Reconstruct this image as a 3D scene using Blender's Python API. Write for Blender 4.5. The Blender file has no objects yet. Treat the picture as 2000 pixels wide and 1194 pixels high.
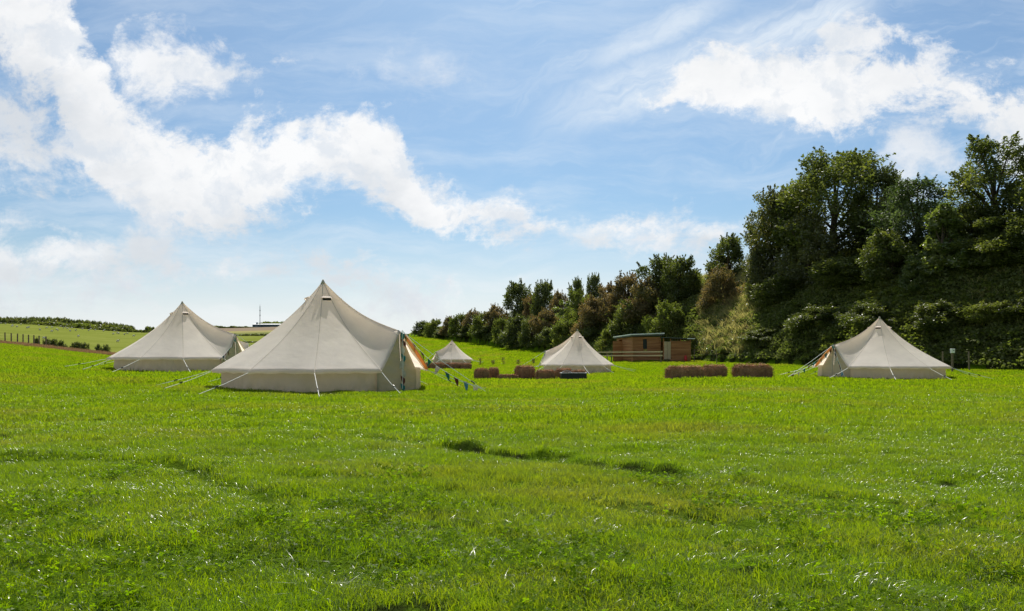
import bpy, bmesh, math, random
import numpy as np
from mathutils import Vector, Matrix

random.seed(7); RNG = np.random.default_rng(11)
SC = bpy.context.scene
COL = SC.collection
R = math.radians
F, HOR, CX, CH = 1500.0, 690.0, 1000.0, 1.0       # focal length, horizon row, centre column, eye height

# ------------------------------------------------------------------ camera
cam = bpy.data.cameras.new('camera'); cam_o = bpy.data.objects.new('camera', cam); COL.objects.link(cam_o)
cam_o.location = (0, 0, CH); cam_o.rotation_euler = (R(90), 0, 0)
cam.sensor_width = 36; cam.lens = 36 * F / 2000; cam.shift_y = (HOR - 597) / 2000
cam.clip_start = .05; cam.clip_end = 9000
SC.camera = cam_o
SC.render.resolution_x, SC.render.resolution_y = 1024, 611
SC.render.engine = 'CYCLES'
SC.view_settings.view_transform = 'Standard'; SC.view_settings.look = 'None'
SC.view_settings.gamma = 1; SC.view_settings.exposure = 0.65

# ------------------------------------------------------------------ sun
SUN_AZ, SUN_EL = R(2), R(49)                      # azimuth from the view axis towards the right
sd = bpy.data.lights.new('sun', 'SUN'); sd.energy = 4.6; sd.angle = R(.55); sd.color = (1, .95, .86)
so = bpy.data.objects.new('sun', sd); COL.objects.link(so)
so.rotation_euler = Vector((math.sin(SUN_AZ) * math.cos(SUN_EL), math.cos(SUN_AZ) * math.cos(SUN_EL), math.sin(SUN_EL))).to_track_quat('Z', 'Y').to_euler()
so.location = (40, 30, 60)

# ------------------------------------------------------------------ node helper
class N:
    def __init__(s, tree): s.t = tree; s.n = tree.nodes; s.l = tree.links
    def add(s, kind, **kw):
        nd = s.n.new(kind)
        for k, v in kw.items(): setattr(nd, k, v)
        return nd
    def put(s, sock, v):
        if isinstance(v, bpy.types.NodeSocket): s.l.new(v, sock)
        elif v is not None:
            try: sock.default_value = v
            except Exception: sock.default_value = tuple(v) + (1,)
    def math(s, op, a, b=None, c=None, clamp=False):
        nd = s.add('ShaderNodeMath', operation=op, use_clamp=clamp)
        s.put(nd.inputs[0], a); s.put(nd.inputs[1], b); s.put(nd.inputs[2], c)
        return nd.outputs[0]
    def vec(s, op, a, b=None):
        nd = s.add('ShaderNodeVectorMath', operation=op); s.put(nd.inputs[0], a)
        if b is not None: s.put(nd.inputs[3] if op == 'SCALE' else nd.inputs[1], b)
        return nd.outputs[0]
    def sep(s, v):
        nd = s.add('ShaderNodeSeparateXYZ'); s.put(nd.inputs[0], v); return nd.outputs
    def comb(s, x, y, z=0.0):
        nd = s.add('ShaderNodeCombineXYZ'); s.put(nd.inputs[0], x); s.put(nd.inputs[1], y); s.put(nd.inputs[2], z); return nd.outputs[0]
    def noise(s, v, scale, detail=4, rough=.55, dist=0, col=False):
        nd = s.add('ShaderNodeTexNoise'); s.put(nd.inputs['Vector'], v); nd.inputs['Scale'].default_value = scale
        nd.inputs['Detail'].default_value = detail; nd.inputs['Roughness'].default_value = rough; nd.inputs['Distortion'].default_value = dist
        return nd.outputs['Color' if col else 'Fac']
    def mapr(s, v, a, b, c=0., d=1., smooth=False):
        nd = s.add('ShaderNodeMapRange'); nd.interpolation_type = 'SMOOTHSTEP' if smooth else 'LINEAR'
        s.put(nd.inputs[0], v)
        for i, q in enumerate((a, b, c, d)): s.put(nd.inputs[i + 1], q)
        return nd.outputs[0]
    def mix(s, f, a, b, typ='MIX'):
        nd = s.add('ShaderNodeMix', data_type='RGBA', blend_type=typ); s.put(nd.inputs[0], f)
        s.put(nd.inputs[6], a if isinstance(a, bpy.types.NodeSocket) else tuple(a) + (1,))
        s.put(nd.inputs[7], b if isinstance(b, bpy.types.NodeSocket) else tuple(b) + (1,))
        return nd.outputs[2]
    def ramp(s, f, stops):
        nd = s.add('ShaderNodeValToRGB'); s.put(nd.inputs[0], f); e = nd.color_ramp.elements
        while len(e) < len(stops): e.new(.5)
        for k, (p, c) in enumerate(stops): e[k].position = p; e[k].color = tuple(c) + (1,)
        return nd.outputs[0]
    def curve(s, f, pts):
        nd = s.add('ShaderNodeFloatCurve'); s.put(nd.inputs['Value'], f); c = nd.mapping.curves[0]
        while len(c.points) < len(pts): c.points.new(.5, .5)
        for k, (x, y) in enumerate(pts): c.points[k].location = (x, y)
        nd.mapping.update(); return nd.outputs[0]

# ------------------------------------------------------------------ sky and clouds (by world direction)
w = bpy.data.worlds.new('World'); SC.world = w; w.use_nodes = True
n = N(w.node_tree); n.n.clear()
sky = n.add('ShaderNodeTexSky'); sky.sky_type = 'NISHITA'; sky.sun_disc = False
sky.sun_elevation = SUN_EL; sky.sun_rotation = SUN_AZ; sky.air_density = 1.0; sky.dust_density = 1.2; sky.ozone_density = 1.6
d = n.add('ShaderNodeTexCoord').outputs['Generated']
dx, dy, dz = n.sep(d)
ay = n.math('MAXIMUM', n.math('ABSOLUTE', dy), .06)
U = n.math('DIVIDE', dx, ay); V = n.math('DIVIDE', dz, ay)           # slopes of the direction
P0 = n.comb(U, V)
wa = n.vec('SUBTRACT', n.noise(P0, 2.6, 5, .6, col=True), (.5, .5, .5))
wb = n.vec('SUBTRACT', n.noise(P0, 13, 7, .66, col=True), (.5, .5, .5))
Pw = n.vec('ADD', P0, n.vec('ADD', n.vec('SCALE', wa, .10), n.vec('SCALE', wb, .07)))
uu, vv, _ = n.sep(Pw)
nx = n.mapr(uu, (-1200) / 1500, (1200) / 1500)                       # 0..1 across
ny = n.mapr(vv, (HOR + 200) / 1500, (HOR - 800) / 1500)              # 0 high .. 1 low
fx = lambda p: (p + 200) / 2400
fy = lambda p: (p + 200) / 1000
fine0 = n.noise(n.vec('MULTIPLY', P0, (1, 1.5, 1)), 9, 9, .68, .3)
fine = n.math('ADD', fine0, n.math('MULTIPLY', n.math('SUBTRACT', n.noise(n.vec('ADD', P0, n.vec('SCALE', wb, .05)), 34, 6, .65), .5), .28))
big = n.noise(n.vec('MULTIPLY', P0, (1, 1.6, 1)), 3.4, 6, .6)
def band(pts, soft=.045, amp=.10, gain=1.0):
    t = n.curve(nx, [(fx(a), fy(b)) for a, b, c in pts]); b_ = n.curve(nx, [(fx(a), fy(c)) for a, b, c in pts])
    dd = n.math('MINIMUM', n.math('SUBTRACT', ny, t), n.math('SUBTRACT', b_, ny))
    dd = n.math('ADD', dd, n.math('ADD', n.math('MULTIPLY', n.math('SUBTRACT', fine, .5), amp * 3.0), n.math('MULTIPLY', n.math('SUBTRACT', big, .5), amp * 1.2)))
    m = n.mapr(dd, -soft * .6, soft, 0, gain, True)
    lo = n.math('DIVIDE', n.math('SUBTRACT', ny, t), n.math('MAXIMUM', n.math('SUBTRACT', b_, t), .02), clamp=True)
    return m, lo
A, loA = band([(-200, -190, 40), (0, -90, 105), (90, -60, 170), (150, 30, 290), (200, 110, 370), (260, 190, 405), (330, 245, 432), (420, 262, 452), (500, 222, 425), (560, 228, 410), (640, 238, 388), (700, 228, 372), (760, 228, 395), (810, 320, 440), (880, 368, 452), (980, 385, 456), (1060, 412, 456), (1110, 438, 450), (1180, 440, 436), (2200, 440, 430)], .034, .085)
B, loB = band([(-200, 150, 100), (190, 130, 110), (235, 60, 150), (300, 58, 200), (380, 75, 205), (440, 130, 195), (480, 165, 158), (560, 170, 120), (2200, 170, 100)], .05, .10, .95)
C_, loC = band([(-200, 200, 300), (0, 215, 345), (80, 225, 350), (160, 255, 350), (220, 300, 310), (300, 310, 260), (2200, 310, 200)], .07, .15, .95)
D_, loD = band([(-200, 190, 100), (1180, 190, 140), (1265, 185, 190), (1330, 145, 215), (1420, 100, 245), (1500, 92, 240), (1590, 105, 262), (1680, 95, 262), (1760, 118, 235), (1840, 128, 225), (1900, 165, 262), (1960, 190, 320), (2060, 205, 400), (2200, 220, 430)], .036, .095)
E_, loE = band([(-200, 480, 400), (1060, 460, 430), (1120, 435, 475), (1180, 450, 500), (1240, 452, 500), (1290, 430, 488), (1340, 425, 470), (1380, 445, 455), (1440, 460, 430), (2200, 460, 400)], .05, .10, 1.0)
G_, loG = band([(-200, 440, 560), (0, 455, 570), (200, 460, 555), (300, 455, 540), (370, 500, 530), (450, 530, 500), (650, 560, 520), (760, 530, 570), (860, 545, 590), (940, 600, 560), (2200, 600, 500)], .07, .16, .9)
H_, loH = band([(-200, 60, -40), (1560, 60, 20), (1620, 40, 115), (1700, 50, 130), (1740, 80, 110), (1800, 100, 60), (2200, 100, 0)], .05, .09, .95)
I_, loI = band([(-200, 300, 200), (1680, 320, 260), (1740, 280, 350), (1830, 290, 370), (1880, 330, 340), (2200, 330, 200)], .07, .12, .8)
J_, loJ = band([(-200, 160, 60), (680, 160, 130), (760, 130, 180), (840, 140, 178), (900, 160, 130), (2200, 160, 60)], .07, .1, .5)
K_, loK = band([(-200, 520, 440), (230, 500, 450), (270, 455, 520), (320, 470, 545), (365, 490, 550), (400, 520, 500), (820, 560, 510), (1000, 560, 500), (2200, 560, 500)], .05, .11, .85)
L_, loL = band([(-200, 405, 425), (0, 412, 432), (90, 430, 450), (180, 455, 458), (230, 470, 455), (2200, 470, 400)], .03, .05, .9)
Q_, loQ = band([(-200, 500, 400), (1230, 460, 430), (1262, 415, 445), (1300, 412, 462), (1345, 418, 462), (1380, 440, 440), (2200, 460, 400)], .035, .07, .95)
T_, loT = band([(-200, 60, 0), (1590, 90, 60), (1625, 55, 110), (1670, 62, 120), (1710, 88, 110), (1770, 120, 118), (1790, 105, 160), (1825, 108, 165), (1850, 130, 120), (2200, 100, 60)], .03, .07, .95)
clouds = A
for m in (B, C_, D_, E_, G_, I_, J_, K_, L_, Q_, T_): clouds = n.math('MAXIMUM', clouds, m)
# thin cirrus: long streaks, tilted on the right side of the sky
rot = n.add('ShaderNodeMapping'); rot.inputs['Rotation'].default_value = (0, 0, R(-24)); n.put(rot.inputs['Vector'], P0)
s1 = n.noise(n.vec('MULTIPLY', n.vec('ADD', rot.outputs[0], n.vec('SCALE', wa, .25)), (1.3, 9, 1)), 2.2, 9, .66)
cirR = n.math('MULTIPLY', n.mapr(s1, .46, .80, 0, 1, True), n.math('MULTIPLY', n.mapr(U, -.08, .14, .25, 1, True), n.mapr(V, .14, .32, 0, 1, True)))
s2 = n.noise(n.vec('MULTIPLY', n.vec('ADD', P0, n.vec('SCALE', wa, .12)), (1.2, 7, 1)), 2.6, 9, .64)
cirL = n.mapr(s2, .40, .72, 0, .62, True)
lu, lv = n.math('SUBTRACT', U, .04), n.math('SUBTRACT', V, .300)
ld_ = n.math('ADD', n.math('MULTIPLY', lu, -.35), n.math('MULTIPLY', lv, .937)); ld_ = n.math('ADD', ld_, n.math('MULTIPLY', n.math('SUBTRACT', fine, .5), .05))
fan = n.math('MULTIPLY', n.mapr(n.math('ABSOLUTE', ld_), .0, .06, 1, 0, True), n.math('MULTIPLY', n.mapr(U, -.02, .16, 0, 1, True), n.mapr(U, .5, .42)))
ld2 = n.math('SUBTRACT', n.math('ADD', n.math('MULTIPLY', lu, -.42), n.math('MULTIPLY', lv, .907)), .045); ld2 = n.math('ADD', ld2, n.math('MULTIPLY', n.math('SUBTRACT', fine, .5), .06))
fan2 = n.math('MULTIPLY', n.mapr(n.math('ABSOLUTE', ld2), .0, .035, .75, 0, True), n.math('MULTIPLY', n.mapr(U, .05, .16, 0, 1, True), n.mapr(U, .32, .24)))
fan = n.math('MULTIPLY', n.math('MAXIMUM', fan, fan2), n.mapr(s1, .30, .66, .25, 1.0, True))
low = n.mapr(V, .0, .20, .86, .05, True)                             # haze thickens towards the horizon
thin = n.math('MAXIMUM', n.math('MAXIMUM', n.math('MULTIPLY', cirR, .7), fan), n.math('MAXIMUM', n.math('MULTIPLY', cirL, n.mapr(V, .02, .4, .9, .45)), 0.0))
thin = n.math('SUBTRACT', 1.0, n.math('MULTIPLY', n.math('SUBTRACT', 1.0, thin), n.math('SUBTRACT', 1.0, low)))
# contrail low in the sky
cl = n.math('ABSOLUTE', n.math('SUBTRACT', n.math('ADD', V, n.math('MULTIPLY', U, -.004)), .1475))
trail = n.math('MULTIPLY', n.math('MULTIPLY', n.mapr(cl, 0, .0028, .65, 0, True), n.mapr(fine0, .35, .6, .3, 1)), n.math('MULTIPLY', n.mapr(U, -.35, .1), n.mapr(U, .30, .2)))
thin = n.math('MAXIMUM', thin, trail)
skc = n.vec('MULTIPLY', n.vec('SCALE', sky.outputs[0], .050), (.74, 1.02, 1.20))
thinc = n.mix(n.mapr(V, 0, .25), (.60, .61, .61), (.51, .56, .61))
col = n.mix(thin, skc, thinc)
shade = n.math('MULTIPLY', n.mapr(big, .38, .62, 0, 1, True), n.mapr(loA, .2, 1, .45, 1))
off = n.vec('ADD', Pw, (.010, .016, 0))
rel = n.math('SUBTRACT', n.noise(Pw, 11, 6, .6), n.noise(off, 11, 6, .6))
cc = n.mix(n.math('MULTIPLY', shade, .75), (.635, .635, .635), (.40, .425, .455))
cc = n.mix(n.mapr(rel, -.02, .10, .0, .55), cc, (.43, .475, .53))
col = n.mix(n.math('MULTIPLY', clouds, .96), col, cc)
bg = n.add('ShaderNodeBackground'); n.put(bg.inputs[0], col); bg.inputs[1].default_value = 1.0
out = n.add('ShaderNodeOutputWorld'); n.l.new(bg.outputs[0], out.inputs[0])

# ------------------------------------------------------------------ object helpers
def tag(o, label=None, cat=None, group=None, kind=None):
    if label: o['label'] = label
    if cat: o['category'] = cat
    if group: o['group'] = group
    if kind: o['kind'] = kind
    return o
def empty(name, loc=(0, 0, 0), rz=0, label=None, cat=None, group=None):
    o = bpy.data.objects.new(name, None); COL.objects.link(o); o.location = loc; o.rotation_euler.z = rz
    o.empty_display_size = .2
    return tag(o, label, cat, group)
def children(o): return [c for c in bpy.data.objects if c.parent == o]
def dup(root, loc, rz=0, scale=None, label=None, group=None, kids=None):
    def rec(o, par):
        c = o.copy(); COL.objects.link(c)
        if par: c.parent = par
        for k in o.get('_k', []) if False else list(o.children): rec(k, c)
        return c
    r = rec(root, None); r.location = loc; r.rotation_euler = (0, 0, rz)
    if scale: r.scale = scale
    if label: r['label'] = label
    if group: r['group'] = group
    return r
def mesh_np(name, v, f, mat=None, parent=None, link=True, smooth=False, attr=None, mats=None, mi=None):
    v = np.asarray(v, dtype=np.float32).reshape(-1, 3); f = np.asarray(f, dtype=np.int32)
    m = bpy.data.meshes.new(name); k = f.shape[1]
    m.vertices.add(len(v)); m.vertices.foreach_set('co', v.ravel())
    m.loops.add(f.size); m.loops.foreach_set('vertex_index', f.ravel())
    m.polygons.add(len(f)); m.polygons.foreach_set('loop_start', np.arange(len(f), dtype=np.int32) * k)
    m.polygons.foreach_set('loop_total', np.full(len(f), k, dtype=np.int32))
    if smooth: m.polygons.foreach_set('use_smooth', np.ones(len(f), dtype=bool))
    if attr:
        for an, (dom, av) in attr.items():
            a = m.attributes.new(an, 'FLOAT', dom); a.data.foreach_set('value', np.asarray(av, dtype=np.float32))
    for q in (mats or ([mat] if mat else [])): m.materials.append(q)
    if mi is not None: m.polygons.foreach_set('material_index', np.asarray(mi, dtype=np.int32))
    m.update(calc_edges=True)
    o = bpy.data.objects.new(name, m)
    if link: COL.objects.link(o)
    if parent: o.parent = parent
    return o
class MB:
    """collects pieces that become ONE mesh object"""
    def __init__(s): s.v = []; s.f = []
    def add(s, vs, fs):
        b = len(s.v); s.v += [tuple(q) for q in vs]; s.f += [tuple(i + b for i in q) for q in fs]; return s
    def box(s, c, size, rz=0, M=None):
        x, y, z = [q / 2 for q in size]; cs, sn = math.cos(rz), math.sin(rz)
        vs = []
        for a, b, e in ((-1, -1, -1), (1, -1, -1), (1, 1, -1), (-1, 1, -1), (-1, -1, 1), (1, -1, 1), (1, 1, 1), (-1, 1, 1)):
            px, py = a * x, b * y; p = Vector((c[0] + px * cs - py * sn, c[1] + px * sn + py * cs, c[2] + e * z))
            vs.append(M @ p if M else p)
        return s.add(vs, ((0, 3, 2, 1), (4, 5, 6, 7), (0, 1, 5, 4), (1, 2, 6, 5), (2, 3, 7, 6), (3, 0, 4, 7)))
    def tube(s, pts, r, seg=6, r2=None, caps=True):
        pts = [Vector(p) for p in pts]; rings = []; n_ = len(pts); r2 = r if r2 is None else r2; vs = []
        for i, p in enumerate(pts):
            t = (pts[min(i + 1, n_ - 1)] - pts[max(i - 1, 0)]).normalized()
            a = t.cross(Vector((0, 0, 1)) if abs(t.z) < .9 else Vector((1, 0, 0))).normalized(); b = t.cross(a)
            rr = r + (r2 - r) * i / max(n_ - 1, 1)
            for k in range(seg):
                q = 2 * math.pi * k / seg; vs.append(p + a * rr * math.cos(q) + b * rr * math.sin(q))
        fs = [(i * seg + k, i * seg + (k + 1) % seg, (i + 1) * seg + (k + 1) % seg, (i + 1) * seg + k) for i in range(n_ - 1) for k in range(seg)]
        if caps: fs += [tuple(range(seg - 1, -1, -1)), tuple((n_ - 1) * seg + k for k in range(seg))]
        return s.add(vs, fs)
    def build(s, name, mat, parent=None, smooth=False, bevel=0, link=True):
        m = bpy.data.meshes.new(name); m.from_pydata([tuple(v) for v in s.v], [], s.f); m.materials.append(mat)
        if smooth: m.polygons.foreach_set('use_smooth', [True] * len(m.polygons))
        o = bpy.data.objects.new(name, m)
        if link: COL.objects.link(o)
        if parent: o.parent = parent
        if bevel:
            b = o.modifiers.new('bevel', 'BEVEL'); b.width = bevel; b.segments = 2
        return o

# ------------------------------------------------------------------ materials
def principled(name, col, rough=.7, spec=.3, bump=None, fn=None, metallic=0):
    m = bpy.data.materials.new(name); m.use_nodes = True; q = N(m.node_tree); b = q.n['Principled BSDF']
    b.inputs['Roughness'].default_value = rough; b.inputs['Specular IOR Level'].default_value = spec; b.inputs['Metallic'].default_value = metallic
    co = q.add('ShaderNodeTexCoord').outputs['Object']
    c = fn(q, co) if fn else q.mix(q.noise(co, 6, 5), tuple(x * .8 for x in col), tuple(min(1, x * 1.2) for x in col))
    q.put(b.inputs['Base Color'], c)
    if bump:
        bp = q.add('ShaderNodeBump'); bp.inputs['Strength'].default_value = bump[1]; bp.inputs['Distance'].default_value = bump[2]
        q.put(bp.inputs['Height'], q.noise(co, bump[0], 6, .6)); q.l.new(bp.outputs[0], b.inputs['Normal'])
    return m
def leafy(name, cols, trans, gloss=.06, rough=.42, scale=.35, tw=.5, dry=None):
    """thin leaf: diffuse + translucent + a glossy film; colour varies leaf by leaf and in soft patches"""
    m = bpy.data.materials.new(name); m.use_nodes = True; q = N(m.node_tree); q.n.clear()
    g = q.add('ShaderNodeNewGeometry'); at = q.add('ShaderNodeAttribute', attribute_name='tint').outputs['Fac']
    ns = q.noise(g.outputs['Position'], scale, 4, .6)
    f = q.math('ADD', q.math('MULTIPLY', at, .6), q.math('MULTIPLY', q.mapr(ns, .3, .7), .4))
    c = q.ramp(f, [(i / (len(cols) - 1), k) for i, k in enumerate(cols)])
    if dry: c = dry(q, g.outputs['Position'], c)
    tc = q.mix(1.0, c, trans, 'MULTIPLY')
    df = q.add('ShaderNodeBsdfDiffuse'); q.put(df.inputs[0], c)
    tr = q.add('ShaderNodeBsdfTranslucent'); q.put(tr.inputs[0], tc)
    a = q.add('ShaderNodeAddShader') if False else q.add('ShaderNodeMixShader'); a.inputs[0].default_value = tw
    q.l.new(df.outputs[0], a.inputs[1]); q.l.new(tr.outputs[0], a.inputs[2])
    gl = q.add('ShaderNodeBsdfGlossy'); gl.inputs['Roughness'].default_value = rough; gl.inputs[0].default_value = (1, 1, 1, 1)
    b = q.add('ShaderNodeMixShader'); b.inputs[0].default_value = gloss
    q.l.new(a.outputs[0], b.inputs[1]); q.l.new(gl.outputs[0], b.inputs[2])
    o = q.add('ShaderNodeOutputMaterial'); q.l.new(b.outputs[0], o.inputs[0])
    return m
def canvas(name, col, tw=.3, folds=.0):
    m = bpy.data.materials.new(name); m.use_nodes = True; q = N(m.node_tree); q.n.clear()
    tc = q.add('ShaderNodeTexCoord').outputs['Object']
    c = q.mix(q.mapr(q.noise(tc, 1.3, 6, .6), .3, .7), tuple(x * .90 for x in col), tuple(min(1, x * 1.05) for x in col))
    z = q.sep(tc)[2]                                             # grass stain and damp splash just above the ground
    st = q.math('MULTIPLY', q.mapr(z, .30, .02, 0, 1, True), q.mapr(q.noise(tc, 5, 5, .7), .35, .7))
    c = q.mix(q.math('MULTIPLY', st, .5), c, (.22, .24, .12))
    bp = q.add('ShaderNodeBump'); bp.inputs['Strength'].default_value = .45; bp.inputs['Distance'].default_value = .03
    wv = q.noise(q.vec('MULTIPLY', q.vec('ADD', tc, q.vec('SCALE', q.noise(tc, 1.5, 3, col=True), .6)), (2.2, 2.2, 1.1)), 1.6, 3, .5)
    q.put(bp.inputs['Height'], wv)
    df = q.add('ShaderNodeBsdfDiffuse'); q.put(df.inputs[0], c); tr = q.add('ShaderNodeBsdfTranslucent')
    q.put(tr.inputs[0], q.mix(1.0, c, (1, .93, .85), 'MULTIPLY'))
    q.l.new(bp.outputs[0], df.inputs['Normal'])
    a = q.add('ShaderNodeMixShader'); a.inputs[0].default_value = tw
    q.l.new(df.outputs[0], a.inputs[1]); q.l.new(tr.outputs[0], a.inputs[2])
    o = q.add('ShaderNodeOutputMaterial'); q.l.new(a.outputs[0], o.inputs[0]); return m
def planks(q, co):
    v = q.vec('MULTIPLY', co, (.15, .15, 5.5))
    return q.ramp(q.noise(v, 2.0, 6, .65), [(.3, (.20, .080, .030)), (.5, (.37, .165, .065)), (.7, (.52, .27, .12))])
def wood_grey(q, co):
    return q.ramp(q.noise(q.vec('MULTIPLY', co, (1, 1, 9)), 3, 5, .6), [(.3, (.10, .075, .05)), (.7, (.26, .20, .14))])
def straw(q, co):
    a = q.noise(q.vec('MULTIPLY', co, (9, 9, 28)), 3, 6, .7); b = q.noise(co, 3, 4)
    return q.mix(q.mapr(b, .3, .7), q.ramp(a, [(.3, (.22, .105, .052)), (.52, (.50, .27, .15)), (.72, (.80, .54, .34))]), q.ramp(a, [(.3, (.11, .052, .028)), (.7, (.32, .17, .095))]))
M = {}
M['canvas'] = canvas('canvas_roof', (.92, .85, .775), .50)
M['canvas_wall'] = canvas('canvas_wall', (.60, .53, .45), .28)  # same cloth as the roof; eave shadow is put into the darker beige
M['canvas_door'] = canvas('canvas_door', (.50, .45, .34), .26)  # door flap shadow is mixed into this darker canvas colour
M['orange'] = canvas('orange_lining', (.92, .56, .30), .38)
M['rope'] = principled('rope', (.90, .88, .80), .8, .1)
M['black'] = principled('black_plastic', (.015, .015, .018), .5, .4)
M['seam'] = canvas('seam_tape', (.54, .49, .41), .1)
M['straw'] = principled('straw', (.3, .2, .1), .9, .1, (60, .9, .02), straw)
M['twine'] = principled('twine', (.30, .20, .12), .8, .1)
M['cladding'] = principled('cladding', (.2, .1, .05), .75, .2, (25, .3, .01), planks)
M['greywood'] = principled('weathered_wood', (.2, .15, .1), .85, .1, (30, .4, .01), wood_grey)
M['palewood'] = principled('pale_boards', (.56, .43, .26), .8, .1)
M['roofedge'] = principled('roof_sheet', (.84, .85, .83), .5, .4)
M['felt'] = principled('roof_felt', (.10, .11, .10), .9, .1)
M['glass'] = principled('window_glass', (.03, .035, .04), .15, .6)
M['red'] = principled('red_paint', (.55, .03, .03), .4, .4)
M['white'] = principled('white_paint', (.78, .78, .74), .5, .3)
M['steel'] = principled('grey_steel', (.22, .23, .24), .5, .5, metallic=.6)
M['concrete'] = principled('concrete', (.33, .32, .29), .9, .1)
M['bluewall'] = principled('dark_metal_wall', (.07, .10, .12), .6, .3)
M['wool'] = principled('wool', (.60, .57, .47), .95, .05)
M['face'] = principled('sheep_face', (.06, .05, .045), .8, .1)
M['bark'] = principled('bark', (.085, .065, .045), .95, .1, (12, .8, .04))
FLAG = {k: canvas('flag_' + k, c, .3) for k, c in dict(teal=(.03, .27, .27), maroon=(.20, .03, .03), cream=(.80, .76, .68), pink=(.68, .38, .36), blue=(.12, .40, .58), navy=(.05, .10, .16)).items()}

# ------------------------------------------------------------------ terrain
TP = [(-400, 2, 0), (300, 2, 0), (1000, 2, 0), (1700, 2, 0), (2400, 2, 0), (-400, 6, 0), (300, 6, 0), (1000, 6, 0), (1700, 6, 0), (2400, 6, 0),
      (-200, 12, .03), (500, 12, 0), (1200, 12, 0), (2200, 12, 0), (100, 22, .15), (631, 21, .04), (228, 33, .36), (356, 33, .28), (0, 40, .75), (0, 60, 1.35), (0, 85, 2.2),
      (220, 50, .55), (220, 75, .85), (432, 74, .45), (600, 45, .05), (600, 100, .2), (850, 40, -.2), (866, 61, -.28), (885, 95, -.37), (870, 130, 1.75), (850, 170, 4.3),
      (700, 170, 4.0), (1000, 125, 1.7), (1037, 36, -.25), (1128, 54, -.4), (1200, 88, .6), (1275, 70, .30), (1360, 28, .03), (1130, 100, 1.0), (1600, 28, 0), (1718, 36, -.16),
      (2000, 44, 0), (2300, 36, 0), (1550, 60, .12), (2300, 20, 0), (-400, 85, 3.4), (-400, 40, 1.2), (1360, 72, .3), (1330, 66, .1)]
_k = np.array([((p - 1000) / 500, math.log(d_ + 1) * 1.3) for p, d_, z in TP]); _z = np.array([t[2] for t in TP])
def _phi(r2): return .5 * r2 * np.log(r2 + 1e-9)
_K = _phi(((_k[:, None] - _k[None]) ** 2).sum(-1)) + np.eye(len(_k)) * .002
_Pm = np.c_[np.ones(len(_k)), _k]
_sol = np.linalg.solve(np.block([[_K, _Pm], [_Pm.T, np.zeros((3, 3))]]), np.r_[_z, 0, 0, 0])
def tps(px, D):
    q = np.stack([(px - 1000) / 500, np.log(D + 1) * 1.3], -1)
    outv = np.zeros(len(q))
    for i in range(0, len(q), 20000):
        c = q[i:i + 20000]
        outv[i:i + 20000] = _phi(((c[:, None] - _k[None]) ** 2).sum(-1)) @ _sol[:-3] + _sol[-3] + c @ _sol[-2:]
    return outv
TOE = [(2700, 27), (2300, 36), (2000, 44), (1700, 52), (1500, 62), (1350, 73), (1200, 88), (1130, 100), (1000, 125), (850, 170), (800, 195)]
TOEX = np.array([((p - CX) / F * D, D) for p, D in TOE])
_tp = np.array([t[0] for t in TOE][::-1], float); _td = np.array([t[1] for t in TOE][::-1], float)
EDGE = ([-600, 0, 230, 330, 520, 700, 800, 3000], [88, 86, 76, 88, 105, 182, 205, 300])
HPX = np.array([-600, 0, 300, 430, 560, 800, 3000.]); HD = np.array([100, 125, 170, 300, 460, 520, 700, 1200, 1500, 3500.])
HZ = np.array([[-1, -2.5, 0, 11, 22, 23, 22, 22, 22, 10], [-1, -2.5, 0, 9, 18.8, 19, 18.5, 18, 18, 5], [-1.5, -2.5, -.5, 6, 13.3, 13.5, 13, 13, 13, 5],
               [-1.5, -2.5, -.5, 5, 10.5, 12.7, 19.4, 40, 49, 40], [-1.5, -2, -.5, 5, 10.5, 12.7, 20.5, 42, 53, 45], [0, 2, 3.8, 5, 10.5, 14, 16, 17, 17, 5], [0, 2, 3, 5, 8, 8, 8, 8, 8, 5]])
def vnoise(x, y, s, seed=0):
    x = x * s + seed * 17.13; y = y * s + seed * 9.7; xi = np.floor(x); yi = np.floor(y); fx_ = x - xi; fy_ = y - yi
    fx_ = fx_ * fx_ * (3 - 2 * fx_); fy_ = fy_ * fy_ * (3 - 2 * fy_)
    h = lambda a, b: np.modf(np.abs(np.sin(a * 127.1 + b * 311.7 + seed) * 43758.5453))[0]
    return (h(xi, yi) * (1 - fx_) + h(xi + 1, yi) * fx_) * (1 - fy_) + (h(xi, yi + 1) * (1 - fx_) + h(xi + 1, yi + 1) * fx_) * fy_ - .5
def seg_dist(x, y, pts):
    best = np.full(x.shape, 1e9)
    for (ax, ay_), (bx, by) in zip(pts[:-1], pts[1:]):
        vx, vy = bx - ax, by - ay_; t = np.clip(((x - ax) * vx + (y - ay_) * vy) / (vx * vx + vy * vy), 0, 1)
        best = np.minimum(best, np.hypot(x - ax - t * vx, y - ay_ - t * vy))
    return best
def flat(px, py): D = F / (py - HOR); return ((px - CX) / F * D, D)
RUTS = [([flat(*p) for p in ((880, 874), (960, 888), (1060, 897), (1180, 915), (1330, 930))], .095, .10),
        ([flat(*p) for p in ((1340, 932), (1500, 958), (1700, 988), (1960, 1075))], .04, .10),
        ([flat(*p) for p in ((370, 802), (520, 820), (650, 842), (800, 866))], .03, .12),
        ([flat(*p) for p in ((1150, 990), (1300, 1012), (1480, 1050))], .03, .09),
        ([flat(*p) for p in ((0, 905), (160, 905), (330, 925), (520, 1000))], .05, .10),
        ([flat(*p) for p in ((60, 1085), (260, 1100), (500, 1120), (760, 1135))], .03, .08)]
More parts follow.
